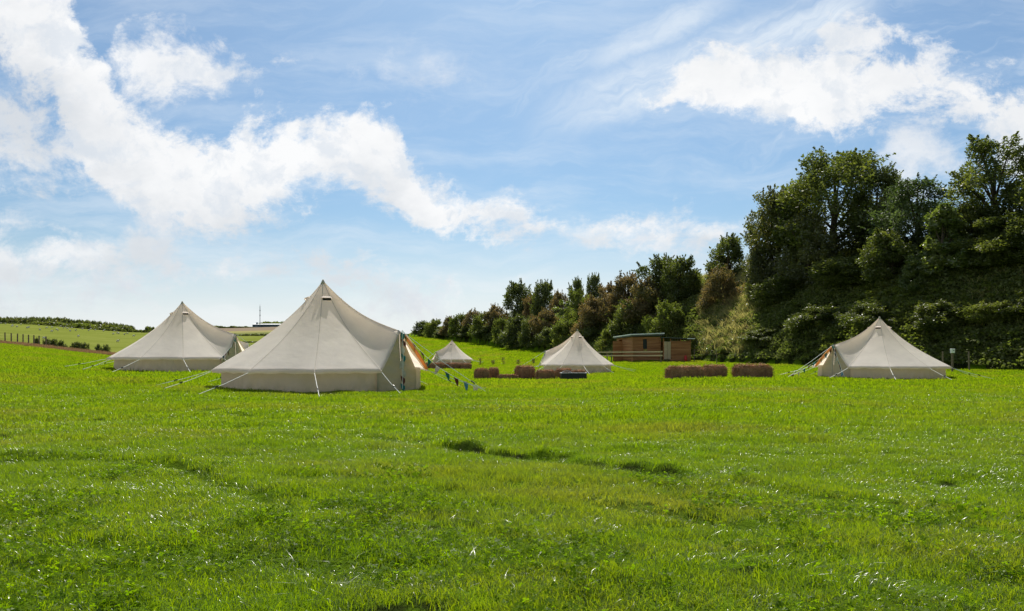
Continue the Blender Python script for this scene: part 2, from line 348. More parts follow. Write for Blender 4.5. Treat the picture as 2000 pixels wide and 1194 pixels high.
def rut_amount(x, y):
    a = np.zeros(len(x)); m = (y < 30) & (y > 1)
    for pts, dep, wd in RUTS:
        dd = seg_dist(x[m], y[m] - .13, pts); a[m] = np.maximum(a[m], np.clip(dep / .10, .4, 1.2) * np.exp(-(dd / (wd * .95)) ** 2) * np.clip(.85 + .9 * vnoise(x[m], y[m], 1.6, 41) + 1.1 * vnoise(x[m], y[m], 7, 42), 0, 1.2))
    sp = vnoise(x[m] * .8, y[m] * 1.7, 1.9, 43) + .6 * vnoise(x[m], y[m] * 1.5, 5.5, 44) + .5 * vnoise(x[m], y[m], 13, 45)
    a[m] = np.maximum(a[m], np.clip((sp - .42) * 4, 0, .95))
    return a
def toe_s(x, y):
    px = np.clip(CX + F * x / np.maximum(y, 1), -600, 2700)
    sd_ = seg_dist(x, y, TOEX); Dt = np.interp(px, _tp, _td, left=1e6)
    return np.where((y > Dt) & (px > 800), sd_, -sd_)
def gz(x, y, micro=True):
    x = np.atleast_1d(np.asarray(x, float)); y = np.atleast_1d(np.asarray(y, float))
    r = np.hypot(x, y); az = np.clip(np.arctan2(x, y), -R(45), R(43)); px = np.clip(CX + F * np.tan(az), -600, 2600)
    D = r * np.cos(az)
    Dt = np.interp(px, _tp, _td, left=1e6); De = np.interp(px, EDGE[0], EDGE[1])
    z = tps(np.clip(px, -400, 2400), np.clip(np.minimum(np.minimum(D, Dt), De), 1.5, 200))
    # the valley and hills beyond the field edge
    lx = np.clip(np.searchsorted(HPX, px) - 1, 0, len(HPX) - 2); tx = np.clip((px - HPX[lx]) / (HPX[lx + 1] - HPX[lx]), 0, 1); tx = tx * tx * (3 - 2 * tx)
    ld = np.clip(np.searchsorted(HD, D) - 1, 0, len(HD) - 2); td = np.clip((D - HD[ld]) / (HD[ld + 1] - HD[ld]), 0, 1)
    hz = (HZ[lx, ld] * (1 - td) + HZ[lx, ld + 1] * td) * (1 - tx) + (HZ[lx + 1, ld] * (1 - td) + HZ[lx + 1, ld + 1] * td) * tx
    t = np.clip((D - De) / 30, 0, 1); t = t * t * (3 - 2 * t)
    z = z * (1 - t) + hz * t
    # the bank
    s = seg_dist(x, y, TOEX); inside = (D > Dt) & (px > 795)
    hb = np.interp(px, [800, 850, 1000, 1100, 1250, 1400, 2600], [.8, 2.2, 4.3, 5.8, 7.6, 10, 10.5])
    q = np.clip(s / (hb * 1.35), 0, 1)
    z = z + np.where(inside, hb * (1 - (1 - q) ** 1.6) + .5 * vnoise(x, y, .25, 3) * np.clip(s / 3, 0, 1), 0)
    if micro:
        k = np.clip(1.3 - D / 60, .15, 1) * (D < 90)
        z = z + k * (.10 * vnoise(x, y * 1.4, .28, 1) + .05 * vnoise(x, y * 1.8, .9, 2) + .028 * vnoise(x, y * 1.5, 3.1, 4) + .045 * vnoise(x * .7, y * 2.2, 1.3, 5))
        near = D < 30
        for pts, dep, wd in RUTS:
            if near.any():
                dd = seg_dist(x[near], y[near], pts); d2 = seg_dist(x[near], y[near] - .30, pts); z[near] += (-.5 * dep * np.exp(-(dd / wd) ** 2) + .75 * dep * np.exp(-(d2 / .17) ** 2)) * np.clip(1.0 + .9 * vnoise(x[near], y[near], 2.3, 6) + .9 * vnoise(x[near], y[near], 7, 7), .0, 1.7)
    return z
def G(x, y): return float(gz(x, y)[0])
def at(px, D, py=None):
    x = (px - CX) / F * D
    return Vector((x, D, G(x, D) if py is None else CH + (HOR - py) * D / F))

az = np.r_[np.arange(-180, -46, 6.), np.arange(-46, 46, .22), np.arange(46, 180.1, 6.)]; az[-1] = 180
rad = np.r_[0.3, np.exp(np.arange(math.log(1.2), math.log(16), .0085)), np.exp(np.arange(math.log(16.1), math.log(3400), .0185))]
AZ, RR = np.meshgrid(R(1) * az, rad); gx = (RR * np.sin(AZ)).ravel(); gy = (RR * np.cos(AZ)).ravel(); gzv = gz(gx, gy)
nr, nc = AZ.shape; ii = (np.arange(nr - 1)[:, None] * nc + np.arange(nc - 1)[None]).ravel()
quads = np.c_[ii, ii + 1, ii + 1 + nc, ii + nc]
cxm = gx[quads].mean(1); cym = gy[quads].mean(1); Dm = np.hypot(cxm, cym) * np.cos(np.clip(np.arctan2(cxm, cym), -R(45), R(43)))
pxm = np.clip(CX + F * np.tan(np.clip(np.arctan2(cxm, cym), -R(45), R(43))), -600, 2600)
far = Dm > np.interp(pxm, EDGE[0], EDGE[1]) + 3
bank = (toe_s(cxm, cym) > 0.2) & ~far & (cym > 5)
def field_fn(q, pos):
    a = q.noise(pos, 1.1, 7, .62); b = q.noise(q.vec('MULTIPLY', pos, (1, 1.8, 1)), .16, 5, .6); c = q.noise(pos, 38, 4, .7)
    g1 = q.ramp(a, [(.3, (.095, .165, .006)), (.55, (.13, .225, .007)), (.75, (.18, .28, .012))])
    g = q.mix(q.mapr(b, .50, .68, 0, .55, True), g1, (.20, .205, .04))
    g = q.mix(q.mapr(c, .35, .7, .0, .5), g, (.035, .075, .006))
    return q.mix(q.math('MINIMUM', q.add('ShaderNodeAttribute', attribute_name='bare_shade').outputs['Fac'], 1.0), g, (.022, .030, .008))  # exposed soil, darkened so its colour also holds the rut face's shade
def ground_mat(name, fn, bump=(20, .8, .04)):
    m = bpy.data.materials.new(name); m.use_nodes = True; q = N(m.node_tree); b = q.n['Principled BSDF']
    pos = q.add('ShaderNodeNewGeometry').outputs['Position']
    q.put(b.inputs['Base Color'], fn(q, pos)); b.inputs['Roughness'].default_value = .85; b.inputs['Specular IOR Level'].default_value = .0
    bp = q.add('ShaderNodeBump'); bp.inputs['Strength'].default_value = bump[1]; bp.inputs['Distance'].default_value = bump[2]
    q.put(bp.inputs['Height'], q.noise(pos, bump[0], 6, .7)); q.l.new(bp.outputs[0], b.inputs['Normal']); return m
def hill_fn(q, pos):
    x, y, z = q.sep(pos)
    a = q.noise(pos, .05, 6, .6); a2 = q.noise(pos, .9, 4, .7)
    g = q.ramp(q.math('ADD', q.math('MULTIPLY', a, .7), q.math('MULTIPLY', a2, .3)), [(.35, (.120, .142, .024)), (.5, (.145, .168, .032)), (.65, (.175, .190, .045))])
    yy = q.math('ADD', y, q.math('MULTIPLY', q.math('SUBTRACT', q.noise(pos, .004, 2), .5), 120))
    o = q.mix(q.mapr(yy, 525, 535, 0, 1), g, (.16, .17, .06))
    o = q.mix(q.mapr(yy, 700, 715, 0, 1), o, (.24, .22, .09))
    o = q.mix(q.mapr(yy, 800, 830, 0, 1), o, (.20, .155, .11))
    return q.mix(q.mapr(yy, 1230, 1260, 0, 1), o, (.06, .09, .04))
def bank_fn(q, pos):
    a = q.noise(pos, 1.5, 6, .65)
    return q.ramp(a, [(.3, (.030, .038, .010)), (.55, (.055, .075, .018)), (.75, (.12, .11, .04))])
MF = ground_mat('field_turf', field_fn, (24, .9, .05)); MH = ground_mat('hill_pasture', hill_fn, (2, .5, .2)); MBk = ground_mat('bank_soil', bank_fn, (6, 1, .2))
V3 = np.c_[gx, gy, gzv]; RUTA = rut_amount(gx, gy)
def sub(name, mask, mat):
    q = quads[mask]; u, inv = np.unique(q, return_inverse=True)
    return tag(mesh_np(name, V3[u], inv.reshape(q.shape)[:, ::-1], mat, smooth=True, attr={'bare_shade': ('POINT', RUTA[u])}), kind='structure')
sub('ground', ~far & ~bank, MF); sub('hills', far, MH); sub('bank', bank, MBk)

# ------------------------------------------------------------------ scatter (stuff)
def scatter(name, protos, pts, rot, scl, idx, label, cat):
    c = bpy.data.collections.new(name + '_kinds')
    for p in protos: c.objects.link(p)
    m = bpy.data.meshes.new(name); m.vertices.add(len(pts)); m.vertices.foreach_set('co', np.asarray(pts, np.float32).ravel())
    a = m.attributes.new('rot', 'FLOAT_VECTOR', 'POINT'); a.data.foreach_set('vector', np.asarray(rot, np.float32).ravel())
    a = m.attributes.new('scl', 'FLOAT_VECTOR', 'POINT'); a.data.foreach_set('vector', np.asarray(scl, np.float32).ravel())
    a = m.attributes.new('kindi', 'INT', 'POINT'); a.data.foreach_set('value', np.asarray(idx, np.int32))
    o = bpy.data.objects.new(name, m); COL.objects.link(o)
    t = bpy.data.node_groups.new(name, 'GeometryNodeTree')
    t.interface.new_socket('Geometry', in_out='INPUT', socket_type='NodeSocketGeometry'); t.interface.new_socket('Geometry', in_out='OUTPUT', socket_type='NodeSocketGeometry')
    gi = t.nodes.new('NodeGroupInput'); go = t.nodes.new('NodeGroupOutput'); ip = t.nodes.new('GeometryNodeInstanceOnPoints')
    ci = t.nodes.new('GeometryNodeCollectionInfo'); ci.inputs['Collection'].default_value = c; ci.inputs['Separate Children'].default_value = True; ci.inputs['Reset Children'].default_value = True
    def na(nm, ty): q = t.nodes.new('GeometryNodeInputNamedAttribute'); q.data_type = ty; q.inputs[0].default_value = nm; return [s for s in q.outputs if s.enabled][0]
    e = t.nodes.new('FunctionNodeEulerToRotation')
    t.links.new(gi.outputs[0], ip.inputs['Points']); t.links.new(ci.outputs[0], ip.inputs['Instance']); ip.inputs['Pick Instance'].default_value = True
    t.links.new(na('kindi', 'INT'), ip.inputs['Instance Index']); t.links.new(na('rot', 'FLOAT_VECTOR'), e.inputs[0]); t.links.new(e.outputs[0], ip.inputs['Rotation'])
    t.links.new(na('scl', 'FLOAT_VECTOR'), ip.inputs['Scale']); t.links.new(ip.outputs[0], go.inputs[0])
    md = o.modifiers.new('scatter', 'NODES'); md.node_group = t
    return tag(o, label, cat, kind='stuff')
def blades(name, nb, rad_, hgt, wid, mat, seed, lean=.35, flatk=0.0):
    g = np.random.default_rng(seed); rr = rad_ * np.sqrt(g.random(nb)); a = g.random(nb) * 6.283
    bx, by = rr * np.cos(a), rr * np.sin(a); h = hgt * (.55 + .6 * g.random(nb)); la = g.random(nb) * 6.283; ln = h * lean * (.3 + 1.4 * g.random(nb))
    lx, ly = np.cos(la) * ln, np.sin(la) * ln; fa = g.random(nb) * 6.283; wx, wy = np.cos(fa) * wid / 2, np.sin(fa) * wid / 2
    z = np.zeros(nb); st = lambda q: np.stack(q, -1)
    p = [st((bx - wx, by - wy, z - .02)), st((bx + wx, by + wy, z - .02)),
         st((bx + wx * .9 + lx * .3, by + wy * .9 + ly * .3, h * .55)), st((bx - wx * .9 + lx * .3, by - wy * .9 + ly * .3, h * .55)),
         st((bx + wx * .15 + lx, by + wy * .15 + ly, h * (1 - flatk))), st((bx - wx * .15 + lx, by - wy * .15 + ly, h * (1 - flatk)))]
    v = np.stack(p, 1).reshape(-1, 3); i = np.arange(nb)[:, None] * 6
    f = np.concatenate([i + np.array([[0, 1, 2, 3]]), i + np.array([[3, 2, 4, 5]])], 0)
    tint = g.random(nb)
    return mesh_np(name, v, f, mat, link=False, attr={'tint': ('POINT', np.repeat(tint, 6))})
def clover(name, nb, rad_, seed, mat, size=.009):
    g = np.random.default_rng(seed); V_, F_, T_ = [], [], []
    for k in range(nb):
        rr = rad_ * math.sqrt(g.random()); a = g.random() * 6.283; c = np.array([rr * math.cos(a), rr * math.sin(a), .02 + .055 * g.random()]); s = size * (.6 + .8 * g.random())
        tl = g.normal(0, .4, 2); a0 = g.random() * 6.28; t = g.random()
        for q in range(3):
            b = a0 + q * 2.094; dr = np.array([math.cos(b), math.sin(b)]); pr = np.array([-dr[1], dr[0]]); base = len(V_)
            for (l, w_) in ((0, 0), (.7, .55), (1.25, .42), (1.25, -.42), (.7, -.55)):
                p = dr * l * s + pr * w_ * s; V_.append((c[0] + p[0], c[1] + p[1], c[2] + p @ tl + .15 * s * abs(w_))); T_.append(t)
            F_.append((base, base + 1, base + 2, base + 3)); F_.append((base, base + 3, base + 4, base + 4))
    V_ = np.array(V_); F4 = np.array([f for f in F_ if len(set(f)) == 4]); 
    i = np.arange(len(V_) // 5)[:, None] * 5
    tri = np.concatenate([i + np.array([[0, 1, 2]]), i + np.array([[0, 2, 3]]), i + np.array([[0, 3, 4]])], 0)
    return mesh_np(name, V_, tri, mat, link=False, attr={'tint': ('POINT', T_)})
def dry_patch(q, pos, c):
    b = q.noise(q.vec('MULTIPLY', pos, (1, 1.8, 1)), .16, 5, .6)
    b2 = q.noise(q.vec('MULTIPLY', pos, (1, 1.5, 1)), 1.0, 4, .6)
    c = q.mix(q.mapr(b, .47, .66, 0, .55, True), c, (.23, .20, .06))
    return q.mix(q.mapr(b2, .52, .70, 0, .40, True), c, (.20, .20, .05))
MG = leafy('grass_blade', [(.079, .132, .003), (.117, .185, .004), (.163, .236, .006), (.23, .245, .02)], (1.6, 1.6, .35), .05, .30, .6, .6, dry_patch)
MGg = leafy('glossy_blade', [(.09, .13, .02), (.13, .18, .03), (.19, .20, .06)], (1.4, 1.4, .5), .055, .34, .6, .45)
MGf = leafy('far_grass_blade', [(.086, .148, .003), (.125, .196, .004), (.170, .243, .006), (.235, .26, .02)], (1.6, 1.65, .35), .010, .5, .6, .6, dry_patch)
MC = leafy('clover_leaf', [(.062, .115, .004), (.095, .165, .006), (.15, .22, .008)], (1.6, 1.7, .35), .003, .35, .8, .58)
MDry = leafy('dry_grass_blade', [(.14, .14, .05), (.30, .20, .11), (.27, .13, .08), (.34, .27, .16)], (1, .9, .7), .02, .5, .6, .45)
TENTS = [  # px, D, H, Re, door azimuth (0 = towards the camera, + = right)
    (631, 21.0, 2.95, 2.95, 62), (356, 33.0, 2.95, 2.95, 76), (1128, 54.0, 3.0, 2.66, -112), (1718, 36.0, 2.84, 3.05, -70), (883, 95.0, 2.95, 2.66, -50), (433, 74.0, 2.9, 2.8, 94)]
TC = []
for (px, D, H, Re, az_) in TENTS:
    x = (px - CX) / F * D; a = np.linspace(0, 6.28, 12); base = float(gz(x + 2.4 * np.cos(a), D + 2.4 * np.sin(a)).mean()); TC.append(Vector((x, D, base)))
def field_pts(d0, d1, dens, margin=.05):
    mg = 5.0; A1, A2 = .70 * (d1 ** 2 - d0 ** 2), 2 * mg * (d1 - d0); k = int((A1 + A2) * dens)   # a trapezium: the view cone widened by a few metres
    D = d0 + (d1 - d0) * RNG.random(k * 3); D = D[RNG.random(k * 3) * (.70 * d1 + mg) < .70 * D + mg][:k]
    x = (2 * RNG.random(len(D)) - 1) * (.70 * D + mg); u = x / D
    ok = (toe_s(x, D) < -.3) & (D < np.interp(CX + F * u, EDGE[0], EDGE[1]) - 1)
    for c in TC: ok &= (np.hypot(x - c.x, D - c.y) > 2.62)
    return x[ok], D[ok]
def grass_layer(name, protos, d0, d1, dens, s0, label, cat='grass', keep=None, hk=1.0):
    x, y = field_pts(d0, d1, dens)
    if keep is not None: m = keep(x, y); x, y = x[m], y[m]
    m = RNG.random(len(x)) > rut_amount(x, y) * 1.15; x, y = x[m], y[m]
    z = gz(x, y); k = len(x); ht = .72 + .45 * (vnoise(x, y * 1.5, .5, 8) + .5) + .5 * vnoise(x, y * 1.6, 1.7, 9) + .5 * vnoise(x, y * 1.5, 5, 10) + .25 * vnoise(x, y, 11, 11); ht = np.maximum(ht, .3)
    for pts, dep, wd in RUTS: dd = seg_dist(x, y, pts); ht *= 1 - .6 * np.exp(-(dd / wd) ** 2)
    s = s0 * (.8 + .4 * RNG.random(k))
    scatter(name, protos, np.c_[x, y, z], np.c_[RNG.normal(0, .08, k), RNG.normal(0, .08, k), RNG.random(k) * 6.28], np.c_[s, s, s * ht * hk], RNG.integers(0, len(protos), k), label, cat)
def clov_patch(x, y): return vnoise(x, y * 1.3, .9, 21) + .5 * vnoise(x, y, 2.6, 22) + .5 * vnoise(x, y, 6, 23) + .34 * np.clip((4.3 - y) / 2, -1.5, 1) > .14
grass_layer('grass', [blades('tuft_near', 38, .075, .040, .0032, MG, s, .85) for s in (1, 2, 3, 4)], 1.6, 12, 270, 1, 'short sunlit green grass of the near meadow', 'grass', lambda x, y: RNG.random(len(x)) > (y - 7.5) / 4.5)
grass_layer('meadow_grass', [blades('tuft_mid', 36, .15, .046, .007, MGf if s < 7 else MG, s, .75) for s in (5, 6, 7)], 7.5, 27, 68, 1, 'bright green grass between the foreground and the tents', 'grass', lambda x, y: (RNG.random(len(x)) < (y - 7.5) / 4.5) & (RNG.random(len(x)) > (y - 21) / 6))
grass_layer('far_grass', [blades('tuft_far', 44, .38, .062, .018, MGf, s, .6) for s in (8, 9, 10)], 21, 90, 10, 1, 'bright green grass around and beyond the tents')
grass_layer('crest_grass', [blades('tuft_crest', 40, .7, .11, .05, MGf, s, .6) for s in (11, 12)], 88, 200, 2.2, 1, 'bright green grass on the rising far end of the meadow')
grass_layer('clover', [clover('clover_tuft', 16, .09, s, MC) for s in (1, 2, 3)], 1.8, 8.5, 95, 1, 'patches of round clover leaves in the foreground grass', 'clover', clov_patch)
# flattened mown stalks that glint
grass_layer('cut_grass', [blades('flat_tuft', 12, .14, .045, .0019, MGg, s, 2.6, .5) for s in (31, 32, 33)], 3.0, 22, 60, 1, 'flattened glossy blades of mown grass lying on the turf', 'grass', lambda x, y: vnoise(x, y * 2, .7, 25) + .8 * vnoise(x, y * 1.4, 2.6, 26) + .5 * vnoise(x, y, 8, 27) > -.02)
# red-brown dry grass along the left field edge
k = 2300; ppx = -150 + 620 * RNG.random(k); eD = np.interp(ppx, EDGE[0], EDGE[1]) - 7.5 * RNG.random(k) ** 1.3 + .5; ex = (ppx - CX) / F * eD
kk = ppx > 395; eD[kk] -= 0
scatter('dry_grass', [blades('dry_tuft', 30, .3, .34, .02, MDry, s, .5) for s in (51, 52)], np.c_[ex, eD, gz(ex, eD)], np.c_[np.zeros(k), np.zeros(k), RNG.random(k) * 6.28], np.repeat(.4 + .5 * RNG.random(k), 3).reshape(-1, 3), RNG.integers(0, 2, k), 'reddish brown dry grass along the left fence line', 'dry grass')

# ------------------------------------------------------------------ trees and bushes
def leaves(cen, size, g, up=.35, flat_=.55):
    k = len(cen); nrm = g.normal(0, 1, (k, 3)); nrm[:, 2] += up * 2; nrm /= np.linalg.norm(nrm, axis=1)[:, None]
    t = np.cross(nrm, g.normal(0, 1, (k, 3))); t /= np.linalg.norm(t, axis=1)[:, None]; b = np.cross(nrm, t)
    s = (size * (.6 + .8 * g.random(k)))[:, None]
    v = np.stack([cen - t * s, cen - b * s * flat_ + nrm * s * .12, cen + t * s, cen + b * s * flat_ + nrm * s * .12], 1).reshape(-1, 3)
    return v, np.arange(k * 4).reshape(-1, 4)
def plant(kind, mat, seed, h, r, nl, ls, nclump, low=.0, airy=0.0, spikes=0, shape='round', ck=1.0):
    """one unlinked prototype: an empty with a trunk and a crown"""
    g = np.random.default_rng(seed); cl = []
    for i in range(nclump):
        z = low + (1 - low) * ((i + g.random()) / nclump)
        t = (z - low) / (1 - low)
        prof = {'round': math.sin(math.pi * min(1, .16 + .80 * t)) ** .6, 'dome': (1 - t ** 2.4) ** .5, 'cone': (1 - t) ** .7 * .9 + .1}[shape]
        a = g.random() * 6.283; rr = r * prof * math.sqrt(.15 + .85 * g.random()) * (.72 + .25 * g.random())
        cr = ck * r * (.24 + .16 * g.random()) * (1 - .35 * t)
        cl.append((rr * math.cos(a), rr * math.sin(a), min(z * h, h - cr * .75), cr))
    cl = np.array(cl); wts = cl[:, 3] ** 2; wts /= wts.sum(); pick = g.choice(len(cl), nl, p=wts)
    dv = g.normal(0, 1, (nl, 3)); dv /= np.linalg.norm(dv, axis=1)[:, None]
    rad_ = cl[pick, 3] * (1 - .55 * g.random(nl) ** 1.6 + .10 * g.normal(0, 1, nl))
    cen = cl[pick, :3] + dv * rad_[:, None] * np.array([1, 1, .85])
    # twigs that stick out of the outline
    ex = []
    for i in range(spikes):
        c = cl[g.integers(len(cl))]; o_ = np.array([c[0], c[1], 0]) / (r + 1e-6); dr = np.array([o_[0] * .8, o_[1] * .8, .9]) + g.normal(0, .3, 3); dr /= np.linalg.norm(dr)
        L_ = c[3] * (.55 + .5 * g.random()); m = int(26)
        tt = g.random(m); ex.append(c[:3] + dr * (c[3] * .75 + L_ * tt[:, None]) + g.normal(0, .055 * r * .5, (m, 3)) * (1.1 - tt[:, None]))
    if ex: cen = np.concatenate([cen] + ex)
    if airy:
        ok = (np.sin(cen[:, 0] * 2.1 + seed) + np.sin(cen[:, 1] * 2.3) + np.sin(cen[:, 2] * 2.7 + 1)) / 3 > -1 + airy
        cen = cen[ok]
    cen = cen[cen[:, 2] > .02 * h - (.3 if low < .05 else 0)]
    v, f = leaves(cen, ls, g)
    ct = g.random(len(cl)); near_ = np.argmin(((cen[:, None, :] - cl[None, :, :3]) ** 2).sum(-1), 1) if len(cen) < 14000 else None
    if near_ is None: near_ = np.concatenate([np.argmin(((c_[:, None, :] - cl[None, :, :3]) ** 2).sum(-1), 1) for c_ in np.array_split(cen, 8)])
    tint = np.repeat(np.clip(.55 * ct[near_] + .5 * g.random(len(cen)), 0, 1), 4)
    root = bpy.data.objects.new(kind, None)
    cr_o = mesh_np('crown', v, f, mat, root, link=False, attr={'tint': ('POINT', tint)})
    mb = MB(); tr = r * .045 + .03
    mb.tube([(0, 0, -.4), (tr * .5, 0, h * .25), (-tr * .6, tr, h * .5), (0, 0, h * .78)], tr * 1.5, 7, tr * .3)
    for i in g.permutation(len(cl))[:min(len(cl), 16)]:
        c = cl[i]; z0 = max(.08 * h, c[2] * .45); mb.tube([(0, 0, z0), (c[0] * .5, c[1] * .5, (z0 + c[2]) * .52), (c[0], c[1], c[2])], tr * .55, 5, tr * .12)
    t_o = mb.build('trunk', M['bark'], root, smooth=True, link=False)
    return root, t_o, cr_o, h, r
ML = {
 'olive': leafy('leaf_olive', [(.050, .062, .016), (.090, .10, .028), (.15, .155, .045), (.24, .22, .08)], (1.4, 1.4, .55), .055, .42, .3, .46),
 'dark': leafy('leaf_dark', [(.044, .056, .017), (.076, .094, .026), (.125, .143, .042), (.21, .21, .075)], (1.4, 1.5, .55), .03, .42, .3, .45),
 'grey': leafy('leaf_greygreen', [(.045, .065, .024), (.075, .10, .035), (.11, .14, .055), (.15, .17, .07)], (1.1, 1.3, .6), .035, .45, .3, .42),
 'lime': leafy('leaf_lime', [(.12, .16, .02), (.18, .22, .03), (.25, .27, .04)], (1.3, 1.4, .5), .06, .4, .4, .45),
 'pale': leafy('leaf_pale', [(.055, .085, .022), (.10, .13, .035), (.16, .18, .05), (.22, .22, .08)], (1.3, 1.5, .6), .05, .4, .4, .48),
 'brown': leafy('leaf_brown', [(.10, .105, .038), (.145, .135, .055), (.21, .165, .085), (.22, .20, .075)], (1.3, 1.1, .6), .02, .5, .25, .42),
 'mid': leafy('leaf_mid', [(.075, .095, .025), (.125, .145, .038), (.18, .19, .06), (.24, .23, .09)], (1.3, 1.5, .5), .012, .45, .3, .45),
}
PR = {
 'olivetree': [plant('tree', ML['olive'], 23, 8, 3.4, 22000, .115, 58, .0, .06, 110)],
 'big': [plant('tree', ML['dark'], s, 11, 4.6, 34000, .125, 74, .02, .14, 120) for s in (3, 4)],
 'airy': [plant('tree', ML['dark'], 5, 10, 3.4, 17000, .115, 60, .10, .40, 110)],
 'greytree': [plant('tree', ML['grey'], 6, 9, 3.2, 24000, .10, 60, .02, .08, 80)],
 'palebush': [plant('shrub', ML['pale'], 7, 6, 2.4, 9500, .12, 34, .0, .25, 90, 'cone')],
 'small': [plant('tree', ML['dark'], s, 5, 2.2, 16000, .10, 50, .0, .0, 70, ck=1.3) for s in (8, 9)],
 'brown': [plant('bush', ML['brown'], s, 4, 2.4, 12500, .095, 30, .0, .03, 70, 'dome', ck=1.15) for s in (10, 11)],
 'mid': [plant('bush', ML['mid'], s, 4, 2.4, 12500, .10, 30, .0, .03, 70, 'dome', ck=1.15) for s in (12, 13)],
 'darkbush': [plant('bush', ML['dark'], s, 4, 2.4, 12500, .10, 28, .0, .05, 50, 'dome', ck=1.15) for s in (14, 15)],
 'lime': [plant('bush', ML['lime'], 16, 4, 1.7, 5000, .10, 22, .0, .15, 50)],
}
_c = [0]
def D_at(px, s_):
    D = np.arange(float(np.interp(px, _tp, _td)), 330, .5); return float(D[min(len(D) - 1, int(np.searchsorted(toe_s((px - CX) / F * D, D), s_)))])
def grow(kind, px, D, top, hw, label, cat, group, py_base=None):
    ps = PR[kind]; _c[0] += 1; root, t_o, c_o, h, r = ps[_c[0] % len(ps)]
    if group in (GT, GB):
        s_want = D; D = D_at(px, s_want)
        if px < 1461:                                          # slide along the sight line until height and width agree
            ratio = 2.3 if kind == 'small' else 1.75
            for D in np.arange(D_at(px, .8), D_at(px, 14), 1.0):
                if CH + (HOR - top) * D / F - G((px - CX) / F * D, D) <= ratio * hw * D / F: break
            D = float(D)
    p = at(px, D); x = p.x; zt = CH + (HOR - top) * D / F; sc = (hw * D / F / r, hw * D / F / r, max(.25, (zt - p.z) / h))
    e = bpy.data.objects.new(root.name.split('.')[0], None); COL.objects.link(e); e.empty_display_size = .3
    e.location = (x, D, p.z - .1); e.rotation_euler.z = (_c[0] * 2.399) % 6.283; e.scale = sc
    for q in (t_o, c_o):
        k_ = q.copy(); COL.objects.link(k_); k_.parent = e
    return tag(e, label, cat, group)
GT, GB = 'trees on the bank', 'bushes on the bank'
